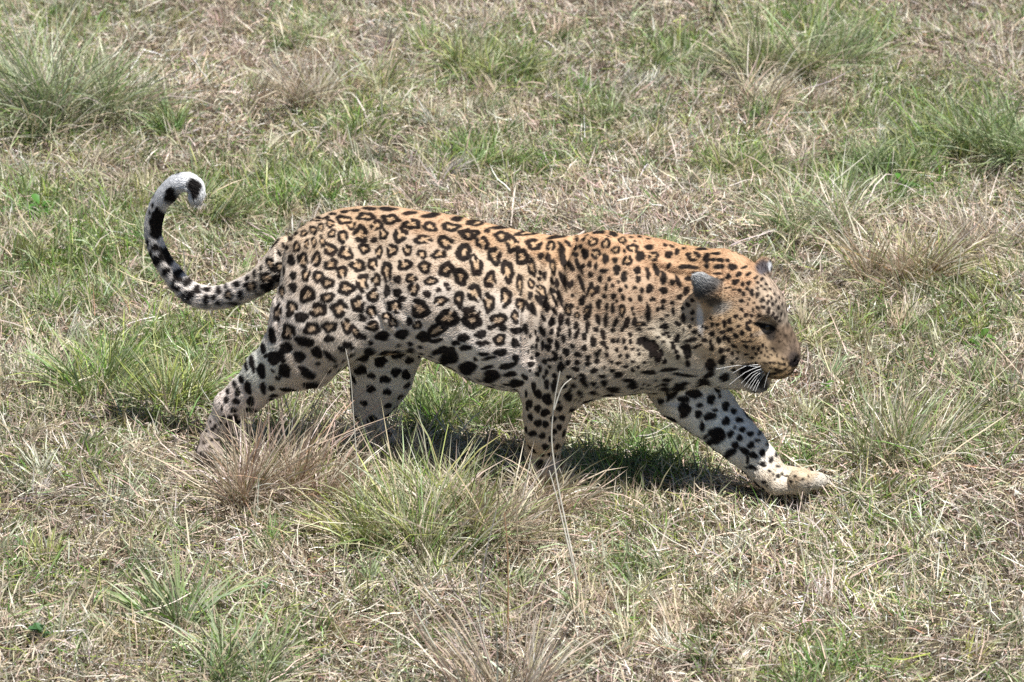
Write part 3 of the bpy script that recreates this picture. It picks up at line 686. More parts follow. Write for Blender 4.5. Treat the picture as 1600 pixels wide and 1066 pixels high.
# near foreleg: shoulder blade, upper arm, elbow, forearm, foot
cone(P(938, 408, -.080), P(905, 520, -.112), 42*PX, 66*PX, .55, .05, flow=(-.5, .1, -1), fur=.008)
cone(P(955, 470, -.10), P(930, 550, -.112), 50*PX, 52*PX, .55, .045, flow=(-.3, .1, -1), fur=.008)
cone(P(905, 520, -.102), P(868, 590, -.10), 62*PX, 47*PX, .62, .03, flow=(-.3, 0, -1), fur=.010)
f2 = G(852, 757); w2 = f2[1]
NF = [(P(868, 590, -.10), 46*PX), (P(860, 612, -.098), 40*PX), (P(854, 648, -.10), 33*PX), (P(852, 678, -.102), 28*PX), (W(848, 704, w2+.012), 25*PX), (W(848, 728, w2+.005), 24*PX)]
chain(NF, flat=.82, k=.02, fur=.008)
cone(W(848, 728, w2), W(862, 742, w2), 24*PX, 21*PX, 1.2, .015)
for i, dy in enumerate((-.04, -.014, .014, .04)):
    cone(W(862, 742, w2+dy), W(886-abs(i-1.5)*5, 747, w2+dy*1.15), 12*PX, 12*PX, 1, .008)
# far foreleg, stretched forward
f3 = G(1235, 767); w3 = f3[1]
FF = [(P(1050, 570, .05), 58*PX), (P(1074, 608, .055), 51*PX), (P(1105, 640, .05), 40*PX), (P(1138, 672, .04), 33.5*PX), (P(1163, 696, .03), 29*PX), (W(1186, 720, w3+.01), 25*PX), (W(1200, 737, w3), 24*PX)]
chain(FF, flat=.85, k=.022, fur=.009)
chain([(W(1198, 738, w3), 23*PX), (W(1212, 748, w3-.004), 20*PX)], flat=1.5, k=.012, fur=.008)
chain([(W(1210, 748, w3), 19*PX), (W(1254, 752, w3), 16*PX)], flat=1.9, k=.012, fur=.007)
for i, dy in enumerate((-.047, -.017, .015, .043)):
    bx = (1246, 1254, 1258, 1254)[i]; ex = (1258, 1271, 1277, 1273)[i]
    cone(W(bx, 750, w3+dy), W(ex, 752, w3+dy*1.1), 15.5*PX, 14.5*PX, .68, .002, fur=.007)
# hollows between the muscles: before the thigh, behind and before the shoulder
def groove(pts, R, k, w=None):
    for a, b in zip(pts[:-1], pts[1:]):
        sl, x, y, z = block(np.minimum(a, b)-R-.02, np.maximum(a, b)+R+.02, 0)
        ba = b-a; t = np.clip(((x-a[0])*ba[0]+(y-a[1])*ba[1]+(z-a[2])*ba[2])/(ba@ba), 0, 1)
        d = np.sqrt((x-a[0]-t*ba[0])**2+(y-a[1]-t*ba[1])**2+(z-a[2]-t*ba[2])**2)-R
        ssub(sl, d.astype(np.float32), k)
groove([P(573, 372, -.122), P(588, 410, -.137), P(594, 455, -.145), P(588, 490, -.150)], .020, .035)
groove([P(884, 385, -.115), P(866, 430, -.158), P(846, 490, -.172), P(832, 560, -.168)], .012, .03)
groove([P(905, 400, -.128), P(884, 450, -.172), P(866, 510, -.186)], .008, .02)
groove([P(985, 430, -.140), P(1000, 490, -.146), P(1000, 545, -.140)], .012, .04)
# neck
cone(P(1010, 470, 0), P(1110, 480, 0), 88*PX, 76*PX, .58, .03, flow=(-.8, .2, -.6), fur=.010)
cone(P(1040, 540, 0), P(1120, 540, 0), 62*PX, 56*PX, .72, .03, flow=(-.6, .2, -.8), fur=.012)
# head; its midline turns a little further towards the viewer
HY = math.tan(math.radians(17))
hx0 = B(1130, 480)[0]; hy0 = yc(hx0)
def Hd(px, py, w=0.0):
    x = (px-800)/600.0
    for _ in range(3):
        p = W(px, py, hy0-HY*(x-hx0)+w); x = p[0]
    return p
ax = Hd(1225, 540)-Hd(1140, 430)
HB = (-.75, .2, .35)
ell(Hd(1142, 462), ax, (74*PX, 59*PX, .086), .03, flow=(-.8, .2, .25), fur=.006)
ell(Hd(1120, 522), (1, -.3, -.1), (66*PX, 66*PX, .088), .03, flow=(-.8, .1, -.3), fur=.010)
ell(Hd(1146, 535), ax, (62*PX, 62*PX, .088), .03, flow=(-.7, .1, -.3), fur=.008)
ell(Hd(1158, 512, -.052), ax, (42*PX, 32*PX, .040), .022, flow=(-.8, .1, 0), fur=.006)   # near cheekbone
ell(Hd(1160, 508, .048), ax, (44*PX, 34*PX, .040), .03)
ell(Hd(1192, 474), ax, (40*PX, 32*PX, .062), .025, flow=(-.6, .2, .6), fur=.005)         # brow
ell(Hd(1194, 490, -.046), ax, (24*PX, 13*PX, .020), .010)                                # eyebrow ridges
ell(Hd(1200, 485, .040), ax, (22*PX, 13*PX, .020), .014)
cone(Hd(1199, 505), Hd(1222, 545), 30*PX, 27*PX, 1.0, .02, flow=(-.5, .2, .8), fur=.004)  # bridge
cone(Hd(1180, 545), Hd(1216, 560), 40*PX, 30*PX, .95, .02, flow=(-.8, .2, .1), fur=.005)   # muzzle
ell(Hd(1207, 563, -.030), (1, -.3, -.5), (32*PX, 23*PX, .032), .009, flow=(-.9, .1, -.2), fur=.005)  # whisker pads
ell(Hd(1210, 562, .026), (1, -.3, -.5), (32*PX, 23*PX, .030), .014)
ell(Hd(1233, 556), (1, -.3, -.6), (16*PX, 14*PX, .027), .010)                             # nose
cone(Hd(1140, 568), Hd(1180, 589), 36*PX, 20*PX, 1.0, .02, flow=(-.9, .1, -.3), fur=.006)  # lower jaw
ell(Hd(1184, 592), (1, -.3, -.2), (20*PX, 17*PX, .030), .012)
# eye sockets, nostril, mouth line
ell(Hd(1200, 511, -.066), ax, (15*PX, 11*PX, .020), .012, sub=True)
ell(Hd(1208, 527, -.062), ax, (20*PX, 11*PX, .016), .016, sub=True)
ell(Hd(1206, 507, .066), ax, (13*PX, 10*PX, .016), .010, sub=True)
ell(Hd(1243, 562, -.017), (1, 0, .5), (7*PX, 4*PX, .008), .006, sub=True)
ell(Hd(1243, 561, .017), (1, 0, .5), (7*PX, 4*PX, .008), .006, sub=True)
cone_pts = [(Hd(1168, 575, -.062), Hd(1196, 586, -.045)), (Hd(1196, 586, -.045), Hd(1222, 584, -.026)), (Hd(1222, 584, -.026), Hd(1236, 573, -.004))]
for a, b in cone_pts:
    R = .006; sl, x, y, z = block(np.minimum(a, b)-.02, np.maximum(a, b)+.02, 0)
    ba = b-a; t = np.clip(((x-a[0])*ba[0]+(y-a[1])*ba[1]+(z-a[2])*ba[2])/(ba@ba), 0, 1)
    d = np.sqrt((x-a[0]-t*ba[0])**2+(y-a[1]-t*ba[1])**2+(z-a[2]-t*ba[2])**2)-R
    ssub(sl, d.astype(np.float32), .008)
# ears
ea = Hd(1086, 427, -.098)-Hd(1118, 462, -.066)
ell(Hd(1102, 446, -.090), ea, (23*PX, 14.5*PX, .011), .007, flow=ea/np.linalg.norm(ea), fur=.012)
ell(Hd(1113, 458, -.080), ea, (24*PX, 21*PX, .022), .018, flow=ea/np.linalg.norm(ea), fur=.010)
eb = Hd(1196, 409, .075)-Hd(1186, 438, .06)
ell(Hd(1190, 425, .072), eb, (22*PX, 15*PX, .013), .008, flow=eb/np.linalg.norm(eb), fur=.010)
# tail
TAIL = [(452, 395, 27), (442, 407, 25), (428, 422, 22.5), (412, 434, 20.5), (388, 448, 18), (357, 460, 16.5), (326, 463, 15.5), (298, 455, 15), (274, 433, 14.3), (253, 404, 14), (241, 375, 13), (239.5, 352, 13.3),
        (246, 325, 13.5), (258.5, 305, 14.3), (275, 288.5, 14), (291, 284.5, 14), (303, 291, 13.5), (307, 302, 12)]
tw = np.interp(range(len(TAIL)), [0, 3, 8, 17], [0, -.02, .03, .0])
tq = np.arange(0, len(TAIL)-.999, .34)
def cr(a, q):                                   # Catmull-Rom through the list
    i = np.clip(np.floor(q).astype(int), 0, len(a)-2); t = q-i
    g = lambda k: a[np.clip(i+k, 0, len(a)-1)]
    p0, p1, p2, p3 = g(-1), g(0), g(1), g(2)
    return .5*(2*p1+(p2-p0)*t+(2*p0-5*p1+4*p2-p3)*t*t+(3*p1-p0-3*p2+p3)*t**3)
ta = np.array(TAIL, float)
tpts = [(B(a, b, w), r*PX*.92) for a, b, r, w in zip(cr(ta[:, 0], tq), cr(ta[:, 1], tq), cr(ta[:, 2], tq), cr(tw, tq))]
chain(tpts, k=.0015, fur=.012)
cone(tpts[-1][0], tpts[-1][0]+np.array([-.004, 0, -.008]), .0185, .0165, 1, .004, flow=(-.3, 0, -1), fur=.012)
cone(tpts[0][0], tpts[6][0], .030, .026, 1, .03, flow=tpts[4][0]-tpts[0][0])

# ---- surface nets
def surface_nets(F, o, h):
    s = F < 0
    c = np.zeros(tuple(n-1 for n in F.shape), np.uint8)
    for i in (0, 1):
        for j in (0, 1):
            for k in (0, 1):
                c += s[i:i+c.shape[0], j:j+c.shape[1], k:k+c.shape[2]]
    act = (c > 0) & (c < 8)
    idx = np.argwhere(act)
    vid = np.full(act.shape, -1, np.int64); vid[act] = np.arange(len(idx))
    cor = [(i, j, k) for i in (0, 1) for j in (0, 1) for k in (0, 1)]
    val = {q: F[idx[:, 0]+q[0], idx[:, 1]+q[1], idx[:, 2]+q[2]] for q in cor}
    acc = np.zeros((len(idx), 3)); cnt = np.zeros(len(idx))
    for q in cor:
        for a in range(3):
            if q[a] == 0:
                r = list(q); r[a] = 1; r = tuple(r)
                f0, f1 = val[q], val[r]
                m = (f0 < 0) != (f1 < 0)
                t = np.where(m, f0/np.where(m, f0-f1, 1), 0)
                p = np.tile(np.array(q, float), (len(idx), 1)); p[:, a] += t
                acc += p*m[:, None]; cnt += m
    V = (idx+acc/cnt[:, None])*h+o
    Q = []
    for a in range(3):
        u, v = (a+1) % 3, (a+2) % 3
        n = list(F.shape); sh = [slice(None)]*3; sh2 = [slice(None)]*3
        sh[a] = slice(0, n[a]-1); sh2[a] = slice(1, n[a])
        s0, s1 = s[tuple(sh)], s[tuple(sh2)]
        e = np.argwhere(s0 != s1)
        e = e[(e[:, u] > 0) & (e[:, v] > 0) & (e[:, u] < n[u]-1) & (e[:, v] < n[v]-1)]
        fl = s0[e[:, 0], e[:, 1], e[:, 2]]
        def at(du, dv):
            g = e.copy(); g[:, u] += du; g[:, v] += dv
            return vid[g[:, 0], g[:, 1], g[:, 2]]
        q = np.stack([at(-1, -1), at(0, -1), at(0, 0), at(-1, 0)], 1)
        q[~fl] = q[~fl][:, ::-1]
        Q.append(q)
    return V, np.concatenate(Q)
V, Q = surface_nets(F, np.array([gx[0], gy[0], gz[0]], float), H)
del F
# light smoothing
E = np.concatenate([Q[:, [0, 1]], Q[:, [1, 2]], Q[:, [2, 3]], Q[:, [3, 0]]]); E = np.concatenate([E, E[:, ::-1]])
deg = np.bincount(E[:, 0], minlength=len(V))
def lap(A):
    return np.stack([np.bincount(E[:, 0], A[E[:, 1], i], minlength=len(V)) for i in range(3)], 1)/deg[:, None]
for _ in range(3):
    V = V*0.5+lap(V)*0.5

# muscle and loose skin: slow swells everywhere, slanting folds behind the shoulder and under the neck
def vertex_normals(V):
    FN = np.cross(V[Q[:, 2]]-V[Q[:, 0]], V[Q[:, 3]]-V[Q[:, 1]]); n = np.zeros_like(V)
    for k in range(4):
        for i in range(3): n[:, i] += np.bincount(Q[:, k], FN[:, i], minlength=len(V))
    return n/(np.linalg.norm(n, axis=1, keepdims=True)+1e-12)
_n = vertex_normals(V); _p = Wv(V)
swell = .012*(fbm(V[:, 0]+.3*V[:, 1], V[:, 2]+.5*V[:, 1], 8.5, 90, 2)-.5)+.006*(fbm(V[:, 0]-V[:, 1], V[:, 2]-.4*V[:, 1], 21, 91, 2)-.5)
trunk = (V[:, 2] > .24)&(_p[:, 0] > 430)&(_p[:, 0] < 1130)
def folds(a, b, spread, gap, amp, ph):
    a = np.array(a, float); b = np.array(b, float); d = (b-a)/np.linalg.norm(b-a); m = np.array([-d[1], d[0]])
    t = (_p-a)@d/np.linalg.norm(b-a); s_ = (_p-a)@m
    s_ = s_+9*(fbm(_p[:, 0], _p[:, 1], .02, 92, 2)-.5)*2
    return amp*np.exp(-(s_/spread)**2)*np.clip(1.3-np.abs(t-.5)*2.2, 0, 1)*np.sin(s_/gap*6.283+ph)
fold = folds((893, 372), (838, 545), 26, 19, .0034, 0)+folds((985, 500), (1105, 575), 34, 30, .0011, 1)+folds((1000, 400), (1090, 430), 30, 26, .0025, 2)+folds((590, 470), (640, 530), 20, 18, .003, 0)
V = V+_n*((swell+fold)*trunk)[:, None]
# ------------------------------------------------------------------ the coat: every rosette and spot sits at its own place on the skin
# lists of x, y, rx, ry, turn (degrees); R = open rosette, S = solid spot. Each list has its own origin and scale.
ZS = 1066/300.0
SPOTS = []
def add(origin, sc, kind, txt):
    for e in txt.split(';'):
        e = e.strip()
        if not e: continue
        v = [float(q) for q in e.split()]
        if len(v) == 2: v += [12, 12]
        if len(v) == 3: v += [v[2]]
        if len(v) == 4: v += [0]
        SPOTS.append((origin[0]+v[0]/sc, origin[1]+v[1]/sc, v[2]/sc, v[3]/sc, math.radians(v[4]), kind))
O2 = (420, 300)
add(O2, ZS, 'R', """415 155 45 30 -15;540 137 50 26;675 152 56 30 -10;340 175 30 25 -20;290 195 17 28 20;247 212 22 32 20;195 230 22 22;458 187 28 26;
600 185 36 34;637 235 30 30;795 180 50 33 -5;895 193 42 30;1010 195 52 28;1100 235 45 35;352 230 24 28;410 247 33 37;510 235 44 50 30;730 240 45 42;855 265 50 30;980 280 48 38;
297 275 16 40 10;250 280 18 30 10;210 290 18 28;155 305 26 30;340 320 38 42 20;428 342 43 40;530 315 32 36;685 325 33 40;770 325 26 35;850 345 32 25 -10;945 347 44 27;1085 335 45 45;
612 335 24 36;265 375 30 42;190 380 32 45 20;345 405 40 33;405 445 36 36 -20;495 410 42 40;577 400 28 40;655 440 35 54;755 405 45 32 -5;865 417 40 35;985 430 42 42 20;1065 470 40 48 20;
205 462 27 37;275 470 32 38 20;325 505 44 32 -30;900 495 38 27;790 480 32 28;805 540 36 36;430 535 46 44;520 505 38 52;597 490 26 42;215 570 46 50;325 585 44 28;75 555 18 40;
580 575 40 37;495 625 36 52 15;390 650 45 52 10;275 655 48 44;130 640 38 35;700 635 48 36 -10;570 665 32 34;840 650 58 52;995 700 62 55 20;1110 670 40 32;955 605 44 27;1055 600 30 48;
110 775 43 44;240 760 50 38 -10;335 750 42 36;435 745 34 46 25;480 775 24 40 25;655 690 30 26;690 725 34 26 -20;577 745 42 30 -10;930 770 62 38 20;825 740 28 26;50 672 24 56 -5""")
add(O2, ZS, 'S', """275 143 22 10 -20;240 160 18 11 -25;355 122 24 10 -8;420 110 25 10;480 103 26 10;560 93 40 12 -4;660 95 50 14;780 118 40 13 5;900 130 55 15 6;1045 150 34 17;1120 170 30 15;190 190 18 14 -30;150 205 15 14;120 245 16 20 20;
585 268 20 18;125 380 26 30;135 465 24 22;135 530 25 28;715 485 22 26;880 568 23 22;942 545 16 15;985 515 17 15;997 538 14 14;655 550 18 40;715 560 28 24;740 595 22 20;113 680 20 22;180 695 38 34;520 700 22 24;
780 720 24 25;520 805 27 22;630 800 48 30;740 790 44 30;860 805 46 34;20 800 22 46 5;95 865 42 28 10;40 920 52 34 20;200 830 58 34 -10;335 815 36 22 -5;440 850 38 22 -15;405 872 24 20;
268 890 40 32 -20;170 915 32 36;338 912 46 20 -40;210 1003 56 30 -30;85 990 36 36;1080 810 42 26;1040 840 26 16;1090 866 42 17 5;930 826 40 16 10;1005 915 52 46 20;1100 980 48 42 20;950 880 50 22 20;
520 915 46 30;620 940 42 34;715 900 46 28;790 880 28 18;780 935 26 24;705 1000 32 28;760 1015 28 30;510 990 42 30;560 880 36 24;645 1040 34 26;570 1020 26 20;100 310 12 14;85 440 10 26;60 480 10 30""")
O3 = (640, 320)
add(O3, ZS, 'R', """370 100 46 22 8;655 155 75 18 6;335 165 52 34 -5;405 212 40 38;510 175 46 30;570 220 42 50 25;690 220 52 32 -5;785 228 30 28;300 265 46 48;370 340 36 62 5;470 285 42 50 10;625 290 44 44;
205 360 42 42 15;285 400 42 48 20;447 415 36 48;545 370 38 62 8;680 350 26 50 15;360 490 40 56;440 545 36 55 12;612 440 22 56;535 515 38 52;675 440 22 30;275 520 28 46;345 630 60 58 10;615 555 28 40;495 640 46 42;
585 622 24 40;855 310 22 66 20;500 750 36 36 20;735 485 24 52 25;795 345 20 46 15""")
add(O3, ZS, 'S', """430 145 18 16;510 125 70 12 8;820 178 55 11 8;845 235 12 34 35;880 215 10 26 40;728 285 20 20;770 295 18 24;725 378 12 14;750 395 11 26;720 412 12 12;792 425 10 22 15;815 440 9 24;790 480 12 16;850 420 10 60 22;875 430 8 40 22;900 435 12 20;
670 505 17 26;685 580 18 42 25;395 720 40 26;405 770 42 20;295 740 36 24;250 770 24 14;320 795 34 16;455 682 26 18;520 685 28 20;595 700 36 24;585 770 28 30;505 820 42 24;545 895 58 20 8;590 855 20 30;440 852 46 12 15;412 830 42 11;435 903 42 12 10;
325 905 52 40 15;455 950 58 36 10;592 990 46 26 10;560 940 46 16 10;645 690 16 40 10;230 800 30 14 10;210 855 48 34 20;655 560 14 30 20;720 530 16 40 30;765 550 10 34 25;805 530 8 40 25;835 500 8 36 25""")
O4 = (820, 340)
add(O4, ZS, 'R', """540 128 29 20;600 170 34 28 -10;505 180 26 22;450 145 28 30;378 135 29 27;570 240 28 32 -20;715 215 36 26;395 200 28 32 15;540 515 22 34;370 410 30 34;290 545 20 18;935 215 44 26;240 515 22 34 10;345 520 20 40 -10;630 590 40 16""")
add(O4, ZS, 'S', """410 85 30 14;490 92 23 18;325 118 14;290 122 12;640 215 23 30 -15;690 165 26 14;335 200 20 26 15;280 165 12 18;310 160 12;280 205 18 14;500 237 14 18;447 230 17 30;360 260 12 20;395 270 12 20;325 268 10 14;510 290 20 28 15;437 297 22 14;625 293 21 20;630 342 16 18;
683 310 14 30 10;730 290 17 34 20;770 335 20 32;550 330 17 30 -15;418 342 14 18;470 342 12;365 318 15;300 270 14 46 25;255 270 14 36 25;215 240 12 62 28;520 357 10;370 372 12 18;315 365 14 46 20;487 378 10 13;452 388 10 20;405 398 13 20;530 402 12 15;563 383 11;610 390 12;
650 405 10 18;693 395 20 25;820 360 12 18;852 355 12 38 25;895 408 17 24 -10;910 340 20 15;770 405 24 18;860 440 18 14;442 438 13;493 438 14 18;545 445 12 17 20;510 463 9;585 455 10 14;640 450 14 17 25;710 455 16 14;770 465 14;820 475 12;410 480 13 32 -5;365 505 12 28;455 495 10 22;488 505 11 30;
320 460 18 27 -20;260 490 12 14;295 503 6 10;348 545 16 28 -20;407 565 16 26 15;450 570 12 38;685 530 16 46 5;740 510 13;765 500 13;825 520 10 22;880 560 14 26;790 545 12 9;850 590 20 12 -15;775 605 26 14 10;760 565 13 8;905 485 14;930 460 12;
200 565 16 34 -10;240 580 13 25;285 600 14 20;347 605 14 34 -10;395 622 15;435 650 16 27 20;505 580 12 30 -25;565 585 15 38 -25;610 580 15 26 15;605 535 10;635 620 15 11;665 595 14 8;700 618 20 8;780 645 22 11 25;
150 580 18 26;105 560 12 22 30;120 490 18 34 35;165 520 10 28 30;150 410 12 20;180 365 11 28;225 350 9 48 28;185 430 8 40 30;200 470 9 36 28;95 630 16 30 10;105 640 12 28;150 635 13 18;190 620 14;185 650 13;250 640 10 27;215 672 12 25;290 645 13 30 -20;330 662 16 20 20;380 690 16 30;490 625 13;540 625 11;585 650 12 14;
490 685 13 15;517 685 10 14;550 685 11 16;435 700 18 14 -15;455 762 13;455 725 12;560 725 11 14;600 730 12 8;510 735 11;415 740 10;140 685 14 18;180 710 14 27;230 747 18 24;265 715 14;330 725 17;295 760 24 13 -10;350 780 16;290 805 15;400 797 16 14;385 850 20 15;350 812 15;400 760 15 13;285 842 22 14 -10;
320 880 20 14 -20;245 887 14;200 830 20 28;240 805 15;170 775 18 22;130 722 18 20;100 710 12 30;70 680 10 24;70 760 16;40 780 12;40 720 12;110 800 13 16;140 790 12;85 840 14 22;35 815 22 20;70 870 16;120 860 10 20;105 887 12;125 925 13 22;165 930 17 28;220 932 16;165 880 15;
430 882 22 10;380 922 15 13;440 917 19 15;330 915 15 30 35;270 932 15;305 972 15;240 992 20 22;570 770 15 13;480 802 12 10;520 810 16 9;560 828 16 9;600 800 12 9;630 830 9;665 805 9;635 760 10;630 735 10 8;485 850 16 10;520 872 26 15;690 860 38 13;600 930 30 18;580 905 34 12 -10;490 950 40 14 -6;
650 682 34 18 20;690 705 34 28 30;715 735 30 34;745 770 20 36 -30;775 800 14;825 720 15;840 745 13;850 775 14;770 690 9;820 695 12 9;905 742 20 38;885 722 18 14;905 812 15 18;800 845 44 12 5;885 872 60 9 -5;845 672 16 24 -25;920 680 34 10 15;955 715 34 6 25;945 635 15 12;970 655 9;1000 682 14 11;
1030 820 27 28;1025 870 30 15 25;1110 885 22 18;1090 800 18 14;1100 775 12;995 910 34 22 -10;890 915 22 10;790 900 22 10;775 925 20 11;780 947 28 11;935 975 44 24 -12;880 1005 28 15;1065 945 14 32 20;1030 1015 18 14;970 1045 18 10;740 665 12 8;700 770 10;800 660 10;
800 205 22 20;845 190 14 18;910 275 56 11 -4;1010 225 18 26;1010 270 14 14;1045 235 20 9;1085 235 22 10;1080 272 26 14;1070 312 22 7;1095 350 10 12;950 310 20 12;870 275 16 12;1060 200 30 8;980 175 30 9;30 660 8 18;60 640 8 22;65 715 8 20;20 745 8 12;160 750 10 12;200 780 8 12;30 850 10""")
O5 = (1000, 360); S5 = 1066/280.0
add(O5, S5, 'S', """478 178 22 12;468 218 28 14;550 218 26 20;522 180 14 10;620 220 20 8 20;645 260 22 9 30;588 262 20 14 15;525 275 16 16;490 298 11 15 -20;470 257 16 8;458 290 7 13 -25;567 308 25 14 20;610 320 12 14;645 315 15 14;520 342 20 6 10;557 352 13 5 10;592 358 16 9 -20;638 347 11;665 370 13 22 -10;697 385 12 20 -10;617 378 12;
605 420 16 11;650 410 7;642 438 7;678 430 6;728 415 13 19 -15;762 428 9 15 -25;730 457 14 11 -30;700 460 9 12;672 475 8 13;605 472 11;765 480 13 24 -20;630 505 12;662 508 9 11;708 508 9;600 527 10 8;570 512 12;532 540 15;655 545 12 11;637 557 12;585 570 14 11 30;500 555 14 20;460 562 10;430 560 10 14;420 522 8 10;
395 580 10 14;372 572 6 12;430 615 19 14;490 607 18 11 20;535 590 22 12 15;608 612 15;570 628 20 12 -25;645 585 17 14;660 625 8 15;500 640 14 16;470 655 15 20;527 652 12 18 20;420 670 10 20;428 700 12 22 -20;485 715 18 18;525 712 11;560 690 22 9 -20;550 732 13 11;630 692 17 10 -20;630 738 14 7;580 762 9;585 725 9 7;500 758 14 11;485 780 22 17;550 790 10;
558 830 11;665 760 11 8;675 700 8 10;620 662 22 5 -8;705 705 8 11;730 685 7 10;720 725 8;742 742 6 8;735 690 5 8;758 722 5 9;750 700 5 7;690 735 9 8;710 760 6;655 660 12 5;420 797 31 28;505 872 28 22;412 852 28 13 25;380 655 14 12;300 655 34 10 12;345 690 34 6 28;280 720 22 40;
790 500 9 14 -25;810 520 14 12;825 460 7 12;840 500 6 9;790 440 8 12 -25;780 400 7 10;810 420 6 9;845 440 5 10;760 390 9 6 30;740 350 10 6;720 330 10 6;700 310 10 8;690 280 16 9 30;725 290 12 8 30;775 350 8 6;800 380 6 8;830 400 5 8;750 320 8 6;830 540 9;700 345 10 8;
745 790 11 6;775 788 8 7;800 790 8 6;828 793 9 6;855 797 12 6;775 822 10 5 5;805 828 12 5 5;838 832 12 5;865 825 10 5;800 852 10 4;690 790 9 7;850 765 6 8;790 705 6 9 25;780 740 5 8 25;815 745 5 8;760 755 7 6;800 720 5 7""")
O6 = (280, 480); S6 = 1066/280.0
add(O6, S6, 'S', """555 172 22 46 5;500 245 19 36 15;635 245 42 27 -5;435 338 20 52 15;490 380 27 50 12;560 300 40 34;615 310 22 22;635 380 32 36;410 480 25 40;372 432 17 28 20;348 505 17 30;340 560 23 22;290 502 14 20 -20;280 553 17 22;255 600 8 22 -10;325 612 24 16 -10;330 655 21 18;350 682 30 14 -20;425 560 22 34;500 480 22 36;550 480 24 18;545 550 16 15;
425 612 36 16 -10;262 655 12;215 710 12 18;282 700 14 17;212 790 34 12;275 760 15 10;185 680 8 12;150 805 16 12;185 835 13;235 735 12 15;130 870 10;200 725 12;245 690 10 12;300 655 14;255 805 14;160 740 10;330 460 14 26 25;400 350 14 34 15;245 520 6;240 570 6 8;590 420 18 14;150 770 8;200 840 12 8;520 290 20 14""")
O7 = (780, 560); S7 = 800/270.0
add(O7, S7, 'S', """160 130 14 24;180 165 20 26 15;222 188 22 25;220 120 12 20;255 128 14 26;140 210 17 24;178 232 19;213 252 19;145 272 15 20;180 300 20 22;215 305 15;290 275 15;280 230 14 16;155 348 22 18;200 358 18;240 375 14;278 318 13;215 410 18 14;250 280 14;320 175 18 22;255 340 13;125 330 8 18;270 410 14;130 230 8 18;125 165 8 20;
235 445 12;265 455 10;200 450 12 9;905 160 32 18 -10;855 188 26 14;980 190 20 20;1048 222 18 24 10;1085 245 16 15;1020 175 9;862 245 20 36 -30;845 225 14 24 -30;922 258 18 17;975 268 26 18 5;1000 240 13 8;930 215 15 8;1050 290 18 24 -15;1110 285 18 14 -20;1090 320 8;1125 330 15;940 315 12 22;1000 340 28 22 15;1020 365 22 32 -25;1070 350 16 18 -20;1112 368 14 18 -20;
1162 350 19 12 10;1195 380 14 9;1165 402 18;1093 402 18;985 380 34 14 40;960 360 16 10 35;1135 428 22 17 -30;1068 440 38 18 38;1218 438 15 20;1175 448 24 16 -25;1150 470 9 22;1258 470 12 17 -15;1282 445 9 14;1220 490 22 12 -15;1168 503 15 13;1190 512 10 8;1145 505 8;1250 522 9 7;1290 545 11;1268 538 6;1225 572 12 9;1290 500 12 6;1240 395 8 12 -35;1205 345 10 14 -35;
800 170 16 30 -35;830 130 30 16;780 150 10 20;1330 545 12 5;1275 560 6;1310 535 8;1370 545 8 6;1405 560 7;1350 570 7;1430 545 6;1240 590 7""")
O1 = (200, 240)
add(O1, ZS, 'S', """360 178 34 36;378 212 22 42 -20;292 214 30 24 -20;238 236 38 40 -30;160 352 34 30;155 400 36 48;152 445 30 30;175 350 30 45;137 290 9 14;122 330 6 12;155 525 26 22;205 560 46 34 50;230 600 18 26;152 590 16 30 -20;165 605 14 22;212 655 26 22 20;275 665 32 20 20;195 690 10 36 -35;215 715 8 30 -30;
265 700 20 16;330 715 32 24 40;292 705 14 16;252 735 14 28 -20;280 752 18 15;345 793 38 22 40;385 757 22 26 15;440 757 24 15;435 812 20 28;475 800 15 17;505 826 22 12;505 762 22 22;545 740 12 20 20;625 783 20 22;605 727 24 18;665 692 15 15;705 670 12 22;740 640 10 20;692 797 36 17 -8;590 826 44 11 -6;770 745 34 26 -15;825 690 22 20;790 800 14 10;
840 555 10 22 20;865 512 12 20 25;895 465 12 18 25;385 832 34 10 15;310 785 12 26 -40;815 640 16 20;110 500 8 26;130 555 8 24;720 770 14 12;650 730 12 12;800 720 16 16""")
add(O1, ZS, 'R', """560 785 30 24;685 737 34 30 -20;770 690 42 34 -30;790 612 26 38 20;840 630 30 32""")

# ---- find each spot's place on the skin
quads = Q.tolist()
bvh = BVHTree.FromPolygons([tuple(v) for v in V.tolist()], quads)
def cast(px, py):
    d = ray(px, py); d = d/np.linalg.norm(d)
    hit, n, i, t = bvh.ray_cast(Vector(CAM), Vector(d))
    return (None, None) if hit is None else (np.array(hit), np.array(n))
FN = np.cross(V[Q[:, 2]]-V[Q[:, 0]], V[Q[:, 3]]-V[Q[:, 1]])
VN = np.zeros_like(V)
for k in range(4):
    for i in range(3):
        VN[:, i] += np.bincount(Q[:, k], FN[:, i], minlength=len(V))
VN /= np.linalg.norm(VN, axis=1, keepdims=True)+1e-12
areas = np.linalg.norm(FN, axis=1)/2

srng = np.random.default_rng(3)
centres = []                                    # pos, normal, u axis, v axis, rx, ry, angle, kind, seed
for (px, py, rx, ry, an, kd) in SPOTS:
    p, n = cast(px, py)
    k = 0
    while p is None and k < 8:
        k += 1
        cx, cy = 800+(px-800)*.99, 480
        px, py = px+(cx-px)*.02, py+(cy-py)*.03
        p, n = cast(px, py)
    if p is None: continue
    if np.dot(n, CAM-p) < 0: n = -n
    s = ppm(p)
    g = (1.14 if 850 < px < 1130 else (.94 if 470 < px < 860 and py > 500 else 1.03)) if kd == 'S' else 1.05
    if kd == 'S' and px > 1130 and py < 590: g = 1.32 if max(rx, ry) < 3.2 else 1.16
    centres.append((p, n, RIGHT, -UP, rx*g/s, ry*g/s, -an, kd, int(srng.integers(1e6)), True))
